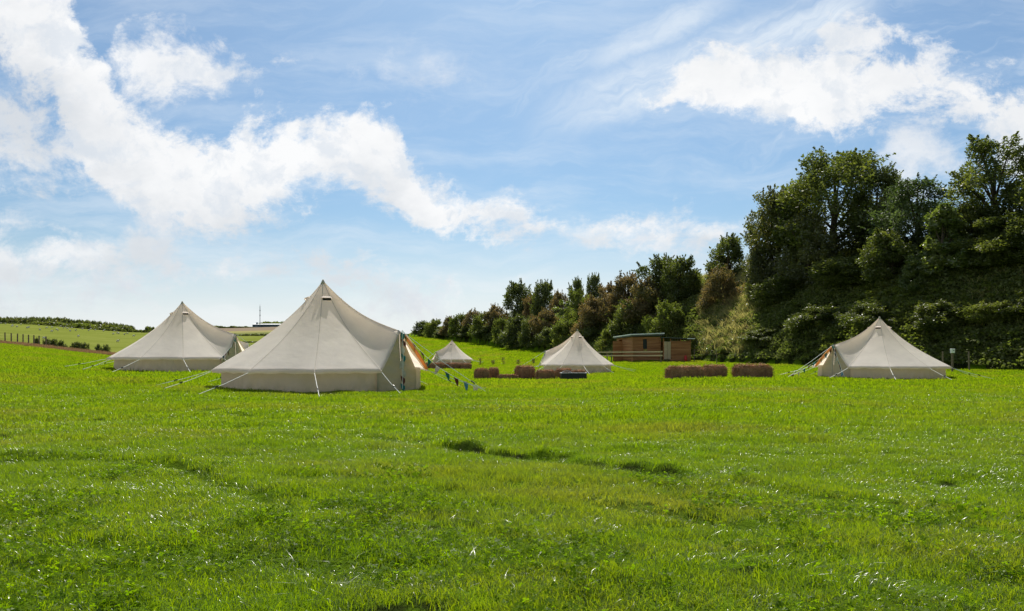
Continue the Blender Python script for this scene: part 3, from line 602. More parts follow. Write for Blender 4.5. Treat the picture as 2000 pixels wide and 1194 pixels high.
BIG = [
 ('big', 1630, 11, 298, 122, 'largest dark leafy tree on the bank, its broad top highest above the hay bales', 'tree', GT),
 ('olivetree', 1520, 8, 372, 68, 'dark narrow tree forming the left shoulder of the big tree group', 'tree', GT),
 ('big', 1715, 13, 330, 62, 'dark tree top just right of the broadest tree', 'tree', GT),
 ('greytree', 1790, 9, 352, 84, 'grey green leafy tree between the broadest tree and the tall right tree', 'tree', GT),
 ('airy', 1945, 10, 268, 92, 'tall tree at the right edge with sky showing through its branches', 'tree', GT),
 ('palebush', 1842, 6.0, 405, 72, 'pale leafed sapling catching the sun in front of the tall right tree', 'tree', GT),
 ('palebush', 1785, 5, 500, 36, 'thin pale green shoot leaning from the dark thicket left of the sapling', 'shrub', GB),
 ('big', 1975, 7, 420, 100, 'dark dense tree low at the right edge under the tall one', 'tree', GT),
 ('big', 1895, 9, 400, 70, 'dark tree directly behind the pale sapling', 'tree', GT),
 ('small', 1742, 6, 452, 62, 'dark rounded tree beneath the grey green tree', 'tree', GT),
 ('olivetree', 1580, 7, 420, 62, 'dark green tree in front of the broadest tree, with sunlit leaf tips', 'tree', GT),
 ('olivetree', 1488, 6, 478, 40, 'dark slender tree at the left foot of the big tree group', 'tree', GT),
 ('small', 1660, 6.5, 500, 66, 'dark low tree in the middle of the shaded thicket', 'tree', GT),
 ('small', 1520, 5, 540, 56, 'dark round bush hanging over the sunlit slope', 'bush', GB),
 ('small', 1420, 9.5, 463, 40, 'small round topped tree standing alone left of the big tree group', 'tree', GT),
 ('brown', 1408, 8, 528, 42, 'reddish brown bush under the lone small tree', 'bush', GB),
 ('darkbush', 1600, 2.2, 596, 62, 'dark ivy covered bush at the foot of the thicket behind the right bales', 'bush', GB),
 ('darkbush', 1710, 2.2, 590, 66, 'dark bramble bush right behind the right tent', 'bush', GB),
 ('darkbush', 1830, 2.2, 590, 64, 'dark bush behind the short post beside the right tent', 'bush', GB),
 ('darkbush', 1500, 1.8, 640, 48, 'low dark bramble bush behind the single right bale', 'bush', GB),
 ('mid', 1935, 2.5, 585, 56, 'shaded olive bush on the slope near the right edge', 'bush', GB),
 ('darkbush', 2030, 3, 560, 70, 'shaded dark bush cut by the right edge', 'bush', GB),
 ('big', 2110, 9, 280, 110, 'dark tree just beyond the right edge of the picture', 'tree', GT),
 ('small', 1330, 12.0, 505, 40, 'flat topped dark tree on the crest above the wooden shed', 'tree', GT),
 ('small', 1288, 12.0, 505, 44, 'broad dark tree on the crest left above the wooden shed', 'tree', GT),
 ('mid', 1350, 12.0, 528, 30, 'olive bush at the right end of the crest above the shed', 'bush', GB),
 ('brown', 1262, 12.0, 548, 48, 'large purplish brown bush on the slope left above the shed', 'bush', GB),
 ('brown', 1225, 12.0, 538, 40, 'brownish bush near the crest between the middle tent and shed', 'bush', GB),
 ('darkbush', 1228, 8.8, 590, 40, 'dark shadowy bush directly left behind the shed', 'bush', GB),
 ('brown', 1190, 12.0, 556, 30, 'brown topped bush on the crest right above the middle tent', 'bush', GB),
 ('brown', 1160, 10.7, 582, 44, 'wide brown bush on the slope above the middle tent peak', 'bush', GB),
 ('small', 1160, 12.0, 538, 17, 'small round tree poking above the crest over the middle tent', 'tree', GT),
 ('small', 1125, 12.0, 547, 16, 'second small dark tree poking above the crest, left of the round one', 'tree', GT),
 ('lime', 1100, 11.0, 586, 20, 'bright yellow green bush halfway up the bank', 'bush', GB),
 ('mid', 1130, 12.0, 570, 32, 'olive green bush behind the bright yellow green bush', 'bush', GB),
 ('mid', 1110, 5.8, 626, 34, 'light green spreading bush at the foot of the bank behind the middle tent', 'bush', GB),
 ('darkbush', 1150, 4.3, 640, 30, 'dark bush behind the middle tent peak', 'bush', GB),
 ('mid', 1190, 4.2, 642, 26, 'pale green bramble bush left of the shed', 'bush', GB),
 ('brown', 1092, 12.0, 572, 26, 'brown bush on the crest left of the yellow green bush', 'bush', GB),
 ('small', 1062, 12.0, 552, 26, 'dark tree with an uneven top beside the tall round tree', 'tree', GT),
 ('brown', 1065, 8.9, 606, 34, 'brown bush on the middle slope left of the yellow green bush', 'bush', GB),
 ('darkbush', 1075, 4.5, 640, 34, 'dark green bush at the foot of the bank left of the middle tent', 'bush', GB),
 ('small', 1010, 12.0, 555, 32, 'tall round dark tree standing out of the far hedge', 'tree', GT),
 ('darkbush', 1015, 7.2, 618, 34, 'dark bush below the tall round tree', 'bush', GB),
 ('darkbush', 1040, 6.7, 622, 30, 'dark green bush right of the tall round tree foot', 'bush', GB),
 ('brown', 1038, 5, 580, 24, 'brown topped bush filling the dip right of the tall round tree', 'bush', GB),
 ('brown', 968, 8.4, 598, 28, 'brownish bush left of the tall round tree', 'bush', GB),
 ('mid', 982, 5.2, 622, 26, 'grey green bush at the hedge foot left of the tall round tree', 'bush', GB),
 ('mid', 945, 7.0, 612, 26, 'green hedge bush above the far tent, with brown bushes on both sides', 'bush', GB),
 ('brown', 925, 7.9, 608, 24, 'brown hedge bush above the far tent peak', 'bush', GB),
 ('darkbush', 950, 4.1, 634, 26, 'low dark bush in the hedge right of the far tent', 'bush', GB),
 ('mid', 900, 8.0, 614, 24, 'green hedge bush left above the far tent', 'bush', GB),
 ('brown', 878, 7.9, 620, 20, 'small brown bush near the left end of the hedge', 'bush', GB),
 ('darkbush', 912, 4.1, 636, 26, 'dark low hedge bush behind the far tent', 'bush', GB),
 ('mid', 850, 8.5, 625, 22, 'rounded olive bush second from the left end of the hedge', 'bush', GB),
 ('darkbush', 826, 8.5, 628, 22, 'rounded bush ending the hedge at its left', 'bush', GB),
 ('darkbush', 868, 3.6, 642, 24, 'low dark bush at the hedge foot above the grass crest', 'bush', GB),
 ('mid', 1300, 6.8, 590, 44, 'green bramble mound rising behind the shed roof', 'bush', GB),
 ('mid', 1350, 1.6, 650, 24, 'pale green bush beside the right end of the shed', 'bush', GB),
]
for k_ in BIG: grow(*k_)

# undergrowth that clothes the bank
def clump(name, nl, r, ls, mat, seed, spiky=False):
    g = np.random.default_rng(seed); dv = g.normal(0, 1, (nl, 3)); dv /= np.linalg.norm(dv, axis=1)[:, None]; dv[:, 2] = np.abs(dv[:, 2])
    c = dv * (r * (.5 + .55 * g.random(nl)))[:, None] * np.array([1, 1, .62]); v, f = leaves(c, ls, g, .5, .3 if spiky else .6)
    return mesh_np(name, v, f, mat, link=False, attr={'tint': ('POINT', np.repeat(g.random(nl), 4))})
def bank_pts(k, s0, s1, pxr):
    ppx = pxr[0] + (pxr[1] - pxr[0]) * RNG.random(k * 3); D = np.interp(ppx, _tp, _td) + 60 * RNG.random(k * 3); x = (ppx - CX) / F * D; s = toe_s(x, D)
    ok = (s > s0) & (s < s1); x, D = x[ok][:k], D[ok][:k]; return x, D
Mbr = leafy('bramble_leaf', [(.065, .080, .025), (.11, .13, .040), (.175, .19, .068), (.27, .26, .13)], (1.3, 1.5, .5), .008, .5, .2, .45)
Mst = leafy('dry_stalk', [(.20, .23, .06), (.36, .34, .13), (.48, .41, .20), (.28, .22, .11)], (1.1, 1.1, .7), .02, .5, .4, .5)  # pale dry grass, colour raised further to carry the slope's sunlight
x, y = bank_pts(15000, .1, 24, (825, 2500)); _p = CX + F * x / y; _o = ~((_p > 1375) & (_p < 1475) & (RNG.random(len(x)) < .72)); x, y = x[_o], y[_o]; k = len(x); ns = vnoise(x, y, .22, 14)
s = .8 + .7 * RNG.random(k); s *= np.where(y > 100, 1.3, 1)
scatter('undergrowth', [clump('bramble', 300, .7, .075, Mbr, 1), clump('bramble', 300, .7, .075, Mbr, 2), clump('bramble', 260, .65, .085, ML['mid'], 3)], np.c_[x, y, gz(x, y) - .05], np.c_[np.zeros(k), np.zeros(k), RNG.random(k) * 6.28], np.c_[s, s, s * .9],
        np.clip(((ns + .5) * 3 + RNG.normal(0, .5, k)).astype(int), 0, 2), 'brambles and ivy clothing the bank under the trees', 'undergrowth')
x, y = bank_pts(1700, .5, 16, (1372, 1480)); x2, y2 = bank_pts(350, 2.5, 12, (1900, 2100)); x = np.r_[x, x2]; y = np.r_[y, y2]; k = len(x); s = .8 + .8 * RNG.random(k)
scatter('tall_dry_grass', [blades('tall_tuft', 60, .4, .5, .03, Mst, 61, .7), blades('tall_tuft', 60, .4, .4, .03, Mst, 62, .9), clump('weed', 160, .5, .07, ML['pale'], 63, True)], np.c_[x, y, gz(x, y)], np.c_[np.zeros(k), np.zeros(k), RNG.random(k) * 6.28], np.c_[s, s, s], RNG.choice([0, 1, 2], k, p=[.32, .28, .40]),
        'tall straw coloured grass and weeds on the sunlit open slope', 'dry grass')
# shrubs on the left field edge
for (px, top, hw, lab) in [(72, 661, 6, 'small dark shrub just right of the last fence post'), (93, 665, 12, 'dark shrub left of the tallest field edge shrub'), (106, 662, 14, 'tallest dark shrub on the left field edge'), (121, 669, 10, 'low shrub between the two dark clusters on the field edge'),
                           (150, 672, 14, 'dense dark shrub starting the second cluster on the field edge'), (166, 674, 11, 'dark shrub at the middle of the second field edge cluster'), (192, 680, 8, 'small dark shrub left of the tent on the field edge'), (206, 682, 11, 'last dark shrub on the field edge before the left tent')]:
    grow('darkbush', px, float(np.interp(px, EDGE[0], EDGE[1])) + 2.5, top, hw, lab, 'shrub', 'shrubs along the left field edge')
# woodland and hedge lines on the far hills, each read as one mass
def belt(name, spec, label, ls=.55, kinds=('dark',)):
    protos = [clump('far_crown', 420, 1.0, ls / 4, ML[q], 71 + i) for i, q in enumerate(kinds)]
    P_, S_ = [], []
    for (px0, px1, D, t0, t1, step) in spec:
        m = int(abs(px1 - px0) / step) + 1
        for i in range(m):
            px = px0 + (px1 - px0) * (i + random.random()) / m; DD = D + random.uniform(-9, 9); top = t0 + (t1 - t0) * (px - px0) / (px1 - px0) + random.uniform(-.4, 1.8); p = at(px, DD)
            h_ = max(.6, CH + (HOR - top) * DD / F - p.z); wd = step * DD / F * random.uniform(.9, 1.6)
            P_.append((p.x, p.y, p.z + h_ * .28)); S_.append((wd, wd, h_ * 1.05)); P_.append((p.x, p.y, p.z)); S_.append((wd, wd, h_ * .6))
    k = len(P_); scatter(name, protos, P_, np.c_[np.zeros(k), np.zeros(k), RNG.random(k) * 6.28], S_, RNG.integers(0, len(kinds), k), label, 'woodland')
belt('woodland', [(-200, 130, 520, 616, 619, 4.5), (-200, 130, 505, 618, 623, 5), (130, 215, 520, 621, 628, 4.5), (215, 262, 520, 629, 635, 4.5), (220, 258, 515, 631, 636, 4)], 'dark belt of woodland along the top of the sheep hill', kinds=('dark', 'olive', 'dark'))
belt('hedgerow', [(-200, 130, 462, 629, 634, 3), (130, 330, 462, 636, 646, 3.2), (60, 250, 470, 626, 636, 12), (285, 300, 470, 636, 638, 4)], 'hedge with scattered trees along the top of the sheep pasture', kinds=('dark', 'mid'))
belt('far_hedge', [(400, 600, 524, 652, 651, 5), (400, 640, 300, 668, 668, 9), (780, 870, 400, 651, 652, 6)], 'dark hedge between the distant green and brown fields', kinds=('dark',))
belt('far_wood', [(420, 490, 1380, 636, 637, 5), (508, 640, 1480, 628, 624, 6), (508, 640, 1450, 631, 628, 6)], 'distant wood behind the long building on the horizon', kinds=('dark', 'mid'))

exec_parts = []
# ------------------------------------------------------------------ bell tents
NP = 12
def build_tent(i, px, D, H, Re, door, label, rope_r, flapcol, runner=True):
    c = TC[i]; ZE = .52; Rw = Re * .9; slope = 0
    rzz = R(door)                                              # local +x is the door direction
    # door azimuth 0 = towards the camera (-y): world angle
    ang = -math.pi / 2 + rzz
    e = empty('bell_tent', (c.x, c.y, c.z), ang, label, 'tent', 'cream bell tents in the meadow')
    zT, rT = 1.54, Re * .875; dl = math.pi / 6; DA = R(20)
    def warp(pp):                                              # squeezes the door sector from 30 to 23 degrees
        p = (pp + math.pi) % (2 * math.pi) - math.pi; a_ = abs(p)
        return math.copysign(a_ * DA / dl if a_ < dl else DA + (a_ - dl) * (math.pi - DA) / (math.pi - dl), p)
    per = 10; nA = NP * per; nT = 22
    def pt(phi, t):
        p = (phi + math.pi) % (2 * math.pi) - math.pi
        k = (phi / dl) % 1.0; phi = warp(phi); hol = math.sin(math.pi * k)      # 0 on the seams
        rp = Re * t * (.5 + .5 * math.cos(math.pi / NP) / math.cos((k - .5) * 2 * math.pi / NP))
        sag = .27 * math.sin(math.pi * t ** .8)
        z = H - (H - ZE) * t - sag
        rp -= .018 * hol * math.sin(math.pi * t) + .05 * hol * t ** 5
        z += .012 * hol * t
        if abs(p) < dl:
            q = 1 - abs(p) / dl
            xr, zr = rT * t, H - (H - zT) * t - .22 * math.sin(math.pi * t ** .9)
            ce = Re * t
            ex_, ey_ = ce * math.cos(DA), ce * math.sin(DA) * (1 if p > 0 else -1); ez = z_s(t)
            x_, y_, z_ = xr * q + ex_ * (1 - q), ey_ * (1 - q), zr * q + ez * (1 - q)
            s_ = math.sin(math.pi * q) * math.sin(math.pi * min(t, 1)) * .06
            return (x_ - s_, y_ - (s_ if p > 0 else -s_) * .6, z_ - s_ * .5 - .05 * math.sin(math.pi * q) * t)
        return (rp * math.cos(phi), rp * math.sin(phi), z)
    def z_s(t): return H - (H - ZE) * t - .27 * math.sin(math.pi * t ** .8)
    vs, fs = [], []
    for j in range(nT + 1):
        t = max(j / nT, .012)
        for a in range(nA): vs.append(pt(2 * math.pi * a / nA, t))
    for j in range(nT):
        for a in range(nA): fs.append((j * nA + a, j * nA + (a + 1) % nA, (j + 1) * nA + (a + 1) % nA, (j + 1) * nA + a))
    # hem that hangs at the eave
    b = len(vs)
    for a in range(nA):
        x_, y_, z_ = pt(2 * math.pi * a / nA, 1); k_ = .985; vs.append((x_ * k_, y_ * k_, z_ - .05 - .012 * math.sin(a * 1.7)))
    for a in range(nA): fs.append((nT * nA + a, nT * nA + (a + 1) % nA, b + (a + 1) % nA, b + a))
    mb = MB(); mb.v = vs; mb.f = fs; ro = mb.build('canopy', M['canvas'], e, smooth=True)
    # cap and seam tapes
    mb = MB(); mb.tube([(0, 0, H - .10), (0, 0, H + .03)], .075, 10, .02); mb.build('peak_cap', M['seam'], e, smooth=True)
    for a in range(NP):
        ph = a * dl
        if a in (0,): 
            pass
        pts = [Vector(pt(ph + 1e-4, max(j / 14, .02))) + Vector((0, 0, .006)) for j in range(15)]
        mb = MB(); tn = Vector((-math.sin(warp(ph)), math.cos(warp(ph)), 0)) * .008
        vv_, ff_ = [], []
        for p in pts: vv_ += [p - tn, p + tn]
        for j in range(14): ff_.append((2 * j, 2 * j + 1, 2 * j + 3, 2 * j + 2))
        mb.add(vv_, ff_); mb.build('seam', M['seam'], e)
    # vents: little hoods near the peak
    for a in (1.5, 4.5, 7.5, 10.5):
        ph = a * dl; mb = MB(); t0 = .155; o_ = Vector(pt(ph, t0)); up = (Vector(pt(ph, t0 - .05)) - o_).normalized(); sd_ = Vector((-math.sin(ph), math.cos(ph), 0)); nr_ = sd_.cross(up).normalized()
        if nr_.dot(Vector((math.cos(ph), math.sin(ph), .3))) < 0: nr_ = -nr_
        ring = [(math.cos(q), math.sin(q)) for q in np.linspace(0, math.pi, 9)]
        vv_ = [o_ + sd_ * (.13 * u_) + up * (.14 * v_) + nr_ * (.07 * (1 - v_) + .01) for u_, v_ in ring]; vv_ += [o_ + sd_ * (.13 * u_) + up * (.14 * v_) + nr_ * .004 for u_, v_ in ring]
        ff_ = [tuple(range(9))] + [(q, q + 1, q + 10, q + 9) for q in range(8)]
        mb.add(vv_, ff_); vo = mb.build('vent', M['canvas'], e)
        mb = MB(); mb.add([o_ + sd_ * .11 + nr_ * .07, o_ - sd_ * .11 + nr_ * .07, o_ - sd_ * .11 + nr_ * .006 - up * .03, o_ + sd_ * .11 + nr_ * .006 - up * .03], [(0, 1, 2, 3)]); mb.build('vent_mesh', M['black'], vo)
    # wall: open between the two door corners
    vs, fs = [], []; m_ = 300
    for j in range(7):
        zz = ZE + .05 - (ZE + .13) * j / 6
        for a in range(m_ + 1):
            ph = DA * .84 + (2 * math.pi - 2 * DA * .84) * a / m_
            k = (ph / dl) % 1; rr = Rw * math.cos(math.pi / NP) / math.cos((k - .5) * 2 * math.pi / NP) + .028 * math.sin(ph * 37 + j * 1.1) * (j / 6) * (.45 + .55 * math.sin(ph * 5.3 + 1)) + .012 * math.sin(ph * 71 - j * .8) * (j / 6) + .035 * math.sin(math.pi * k) * (j / 6)
            vs.append((rr * math.cos(ph), rr * math.sin(ph), zz))
    for j in range(6):
        for a in range(m_): fs.append((j * (m_ + 1) + a, j * (m_ + 1) + a + 1, (j + 1) * (m_ + 1) + a + 1, (j + 1) * (m_ + 1) + a))
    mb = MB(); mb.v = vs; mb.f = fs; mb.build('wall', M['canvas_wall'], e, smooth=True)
    # the two door panels under the raised ridge
    xc, yc = Rw * math.cos(DA * .93), Rw * math.sin(DA * .93)
    for sgn in (-1, 1):
        vs, fs = [], []; nu, nv = 12, 34
        for v_ in range(nv + 1):
            tv = v_ / nv; zz = zT * 1.0 * (1 - tv) - .06 * tv
            # edge position of the canopy at this height
            wd = min(1, (zT - zz) / (zT - ZE)) * (yc if zz < ZE else yc)
            wd = yc if zz < ZE else yc * (zT - zz) / (zT - ZE)
            xe = rT - .02 + (xc - rT) * (wd / yc)
            for u_ in range(nu + 1):
                tu = u_ / nu; fold = (.013 * math.sin(zz * 31 + sgn * tu * 4 + 2 * math.sin(zz * 5)) + .010 * math.sin(zz * 13 + tu * 5)) * math.sin(math.pi * tu)
                vs.append(((rT - .03) * (1 - tu) + xe * tu + .10 * (1 - zz / zT) * (1 - tu) + fold, sgn * wd * tu * .985 + sgn * .006, zz))
        for v_ in range(nv):
            for u_ in range(nu): fs.append((v_ * (nu + 1) + u_, v_ * (nu + 1) + u_ + 1, (v_ + 1) * (nu + 1) + u_ + 1, (v_ + 1) * (nu + 1) + u_))
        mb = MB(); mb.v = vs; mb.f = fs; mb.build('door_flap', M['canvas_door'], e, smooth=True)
    mb = MB(); mb.tube([(rT + .03, 0, zT - .03), (rT + .1, 0, .85), (rT + .12, 0, 0)], .014, 6); mb.build('door_zip', M['seam'], e)
    mb = MB(); mb.tube([(0, 0, -.05), (0, 0, H - .05)], .02, 8); mb.build('centre_pole', M['steel'], e)
    # orange lining turned out along one edge of the doorway
    if flapcol:
        sg = flapcol; A0 = Vector((rT + .06, sg * .03, zT - .10)); A1 = Vector((Re * math.cos(DA) * .99, sg * Re * math.sin(DA) * .90, ZE + .02))
        vs, fs = [], []; wn = Vector((.12, 0, -.02))
        for j in range(13):
            t = j / 12; p = A0.lerp(A1, t) + Vector((.05 * math.sin(math.pi * t), 0, -.05 * math.sin(math.pi * t))); ww = wn * (.45 + .75 * math.sin(math.pi * min(1, t * .75 + .1)))
            for q in range(6):
                a_ = q / 5; vs.append(p + ww * a_ + Vector((0, 0, .035 * math.sin(a_ * 3.14))) + Vector((0, sg * .05 * math.sin(a_ * 3.1), 0)))
        for j in range(12):
            for q in range(5): fs.append((j * 6 + q, j * 6 + q + 1, (j + 1) * 6 + q + 1, (j + 1) * 6 + q))
        mb = MB(); mb.v = [tuple(v) for v in vs]; mb.f = fs; o_ = mb.build('door_lining', M['orange'], e, smooth=True)
        s_ = o_.modifiers.new('thick', 'SOLIDIFY'); s_.thickness = .02
    # guy ropes
    inv = Matrix.Rotation(-ang, 3, 'Z')
    def ground_local(lx, ly):
        wv = Matrix.Rotation(ang, 3, 'Z') @ Vector((lx, ly, 0)); return G(c.x + wv.x, c.y + wv.y) - c.z
    for a in range(1, NP):
        ph = warp(a * dl); p0 = Vector((Re * math.cos(ph), Re * math.sin(ph), ZE - .02)); rr = Re + 1.35 + .25 * math.sin(a * 2.1); ph2 = ph + .05 * math.sin(a * 3.3)
        p1 = Vector((rr * math.cos(ph2), rr * math.sin(ph2), 0)); p1.z = ground_local(p1.x, p1.y) + .04
        mb = MB(); mb.tube([p0, p0.lerp(p1, .5) + Vector((0, 0, -.02)), p1], rope_r, 5); rp = mb.build('guy_rope', M['rope'], e)
        if runner: mb = MB(); q = p0.lerp(p1, .62); q2 = p0.lerp(p1, .68); mb.tube([q, q2], rope_r * 2.6, 6); mb.build('runner', M['black'], rp)
        mb = MB(); d_ = (p1 - p0).normalized(); mb.tube([p1 + Vector((-d_.x, -d_.y, 1.6)) * -.06 * 0 + Vector((0, 0, .03)), p1 + Vector((-d_.x * .06, -d_.y * .06, -.14))], rope_r, 5); mb.build('peg', M['steel'], rp)
    p0 = Vector((rT + .04, 0, zT)); 
    p1 = Vector((rT + 2.6, 0, 0)); p1.z = ground_local(p1.x, p1.y) + .03
    mb = MB(); mb.tube([p0, p0.lerp(p1, .5) + Vector((0, 0, -.03)), p1], rope_r, 5); rp = mb.build('guy_rope', M['rope'], e)
    if runner: mb = MB(); mb.tube([p0.lerp(p1, .82), p0.lerp(p1, .86)], rope_r * 2.6, 6); mb.build('runner', M['black'], rp)
    mb = MB(); mb.tube([(rT - .05, 0, 0), (rT - .05, 0, zT + .02)], .018, 6); mb.build('door_pole', M['steel'], e)
    return e, c, ang, rT, zT, Re, DA, ZE
LT = ['largest and nearest cream bell tent, its doorway with orange lining facing right',
      'cream bell tent at the left, partly hidden behind the nearest tent',
      'cream bell tent in the middle distance behind the row of straw bales',
      'cream bell tent at the right under the dark trees, doorway facing left',
      'smallest and farthest cream bell tent behind a straight line of bales',
      'cream bell tent almost hidden between the left tent and nearest tent']
TI = []
for i, (t, lab) in enumerate(zip(TENTS, LT)):
    TI.append(build_tent(i, *t, lab, [.0065, .008, .010, .009, .016, .014][i], [1, 0, 0, -1, 0, 0][i], i in (0, 1, 3)))

# ------------------------------------------------------------------ bunting
def bunting(ti, pts_local, cols, label, fh=.24, n_f=None, r=.007):
    e0, c, ang, *_ = TI[ti]; Mx = Matrix.Translation(c) @ Matrix.Rotation(ang, 4, 'Z')
    P = []
    for a, b, sg in zip(pts_local[:-1], pts_local[1:], range(99)):
        a, b = Vector(a), Vector(b); L_ = (b - a).length
        for j in range(9): 
            t = j / 9; P.append(a.lerp(b, t) + Vector((0, 0, -.07 * L_ * .5 * math.sin(math.pi * t))))
    P.append(Vector(pts_local[-1])); W = [Mx @ p for p in P]
    for p in W: p.z = max(p.z, G(p.x, p.y) + .03)
    o0 = W[0].copy(); e = empty('bunting', o0, 0, label, 'bunting')
    mb = MB(); mb.tube([p - o0 for p in W], r, 5); mb.build('cord', M['rope'], e)
    cum = [0]
    for a, b in zip(W[:-1], W[1:]): cum.append(cum[-1] + (b - a).length)
    nf = n_f or int(cum[-1] / .34)
    for q in range(nf):
        sdd = cum[-1] * (q + .4) / nf; j = max(0, min(len(W) - 2, int(np.searchsorted(cum, sdd)) - 1)); t = (sdd - cum[j]) / max(1e-6, cum[j + 1] - cum[j]); p = W[j].lerp(W[j + 1], t) - o0
        dr = (W[j + 1] - W[j]).normalized(); wd = fh * .36; tw = .5 * math.sin(q * 2.7)
        side = Vector((-dr.y, dr.x, 0)).normalized() if abs(dr.z) < .98 else Vector((1, 0, 0))
        dn = (Vector((0, 0, -1)) + side * tw * .6 + Vector((.25, 0, 0)) * math.sin(q * 1.3)).normalized()
        hd = (dr if abs(dr.z) < .85 else (dr * .55 + Vector((.75, .1, 0)))).normalized()
        a_, b_, t_ = p - hd * wd, p + hd * wd, p + dn * fh; mid = (a_ + b_) / 2 * .5 + t_ * .5 + side * .035 * math.sin(q * 1.9 + 1)
        th = side * .002
        mb = MB(); mb.add([a_ + th, b_ + th, (b_ + t_) / 2 + side * .02 + th, t_ + th, (a_ + t_) / 2 - side * .02 + th, mid + th], [(0, 1, 2, 5), (0, 5, 4), (5, 2, 3), (4, 5, 3)])
        fo = mb.build('flag', FLAG[cols[q % len(cols)]], e); s_ = fo.modifiers.new('thick', 'SOLIDIFY'); s_.thickness = .004
    return e
def corner(ti, sg, zz=None, k=1.02): _, c, ang, rT, zT, Re, dl, ZE = TI[ti]; return (Re * math.cos(dl) * k, sg * Re * math.sin(dl) * k, ZE if zz is None else zz)
rT, zT = TI[0][3], TI[0][4]
bunting(0, [(rT + .08, 0, zT + .02), (rT + .16, -.08, .95), (rT + .24, -.22, .06)], ['teal', 'maroon', 'cream', 'teal', 'cream', 'cream', 'maroon', 'teal', 'cream', 'teal'], 'coloured bunting hanging down over the near door flap of the largest tent', .20, 8)
bunting(0, [(rT + .09, 0, zT), (2.95, 1.16, .62), (4.5, .9, .05)], ['navy', 'navy', 'maroon', 'teal', 'cream', 'teal', 'maroon', 'blue', 'cream', 'cream'], 'coloured bunting along the orange lining of the largest tent and out to a peg', .24, 9)
rT3 = TI[3][3]
bunting(3, [(rT3 + .08, 0, zT), (rT3 + .14, .32, 1.0), (rT3 + .3, .95, .10)], ['teal', 'maroon', 'navy', 'pink', 'cream', 'teal', 'maroon', 'navy', 'cream', 'blue'], 'coloured bunting hanging down the near door edge of the right tent', .22, 11)
bunting(3, [(rT3 + .09, 0, zT - .1), (3.0, -1.15, .62), (4.2, -1.2, .1)], ['maroon', 'blue', 'cream', 'teal', 'maroon', 'teal', 'cream'], 'coloured bunting trailing left from the orange lining of the right tent', .24, 8)
rT1 = TI[1][3]
bunting(1, [(rT1 + .05, 0, zT), (rT1 + .12, -.5, 1.0), (rT1 + .1, -1.25, .5)], ['pink', 'teal', 'maroon', 'cream', 'teal', 'maroon', 'pink', 'navy'], 'coloured bunting hanging over the doorway of the left tent', .24, 9)
bunting(5, [(TI[5][3] + .05, 0, zT), (TI[5][3] + .2, -.7, .9), (TI[5][3] + .3, -1.2, .3)], ['navy', 'maroon', 'teal'], 'dark bunting on the tent almost hidden between two tents', .36, 5, .014)
bunting(2, [(TI[2][3] + .05, 0, zT), (TI[2][3] + .12, .5, 1.0), (TI[2][3] + .2, 1.2, .4)], ['cream', 'maroon', 'teal'], 'bunting on the left edge of the middle distance tent', .24, 7, .012)

# ------------------------------------------------------------------ straw bales
def bale_proto(seed):
    bm = bmesh.new(); bmesh.ops.create_cube(bm, size=1)
    bmesh.ops.scale(bm, vec=(1.0, .5, .46), verts=bm.verts); bmesh.ops.bevel(bm, geom=bm.edges[:], offset=.075, segments=3, affect='EDGES')
    bmesh.ops.subdivide_edges(bm, edges=[e for e in bm.edges if e.calc_length() > .2], cuts=7, use_grid_fill=True)
    g = np.random.default_rng(seed); co = np.array([v.co for v in bm.verts])
    nz = vnoise(co[:, 0] + co[:, 2], co[:, 1] - co[:, 2], 7, seed) * .05 + vnoise(co[:, 0] - co[:, 2], co[:, 1] + co[:, 2], 16, seed + 1) * .025
    for v, q in zip(bm.verts, nz):
        v.co *= (1 + q * 1.3); v.co.z += .23
        for bx_ in (-.2, .2): v.co.y *= 1 - .05 * math.exp(-((v.co.x - bx_) / .03) ** 2)
    bm.normal_update(); body = bpy.data.meshes.new('straw'); 
    tris = [(f.calc_center_median().copy(), f.normal.copy(), f.calc_area()) for f in bm.faces]; bm.to_mesh(body); bm.free()
    body.materials.append(M['straw'])
    wt = np.array([t[2] for t in tris]); wt /= wt.sum(); pk = g.choice(len(tris), 4800, p=wt); vs, fs = [], []
    for i in pk:
        c, nr_, ar = tris[i]; c = c + Vector(g.normal(0, 1, 3) * math.sqrt(ar) * .4); t1 = nr_.cross(Vector(g.normal(0, 1, 3))).normalized(); L_ = .03 + .07 * g.random()
        dr = (t1 * .8 + nr_ * (.15 + .6 * g.random())).normalized(); sdv = dr.cross(nr_).normalized() * .004; b = len(vs)
        c = c - nr_ * .01; vs += [c - sdv, c + sdv, c + sdv + dr * L_, c - sdv + dr * L_]; fs.append((b, b + 1, b + 2, b + 3))
    root = bpy.data.objects.new('straw_bale', None); bo = bpy.data.objects.new('straw_block', body); bo.parent = root
    mb = MB(); mb.v = [tuple(v) for v in vs]; mb.f = fs; st = mb.build('loose_straw', M['straw'], root, link=False)
    tw = []
    for bx_ in (-.2, .2):
        mb = MB(); y_, z0, z1 = .243, .0, .462; mb.tube([(bx_, -y_, .02), (bx_, -y_ - .004, .23), (bx_, -y_ + .03, z1 - .01), (bx_, 0, z1 + .006), (bx_, y_ - .03, z1 - .01), (bx_, y_, .23), (bx_, y_, .02)], .005, 5); tw.append(mb.build('twine', M['twine'], root, link=False))
    return [root, bo, st] + tw
BP = [bale_proto(s) for s in (1, 2, 3)]
_b = [0]
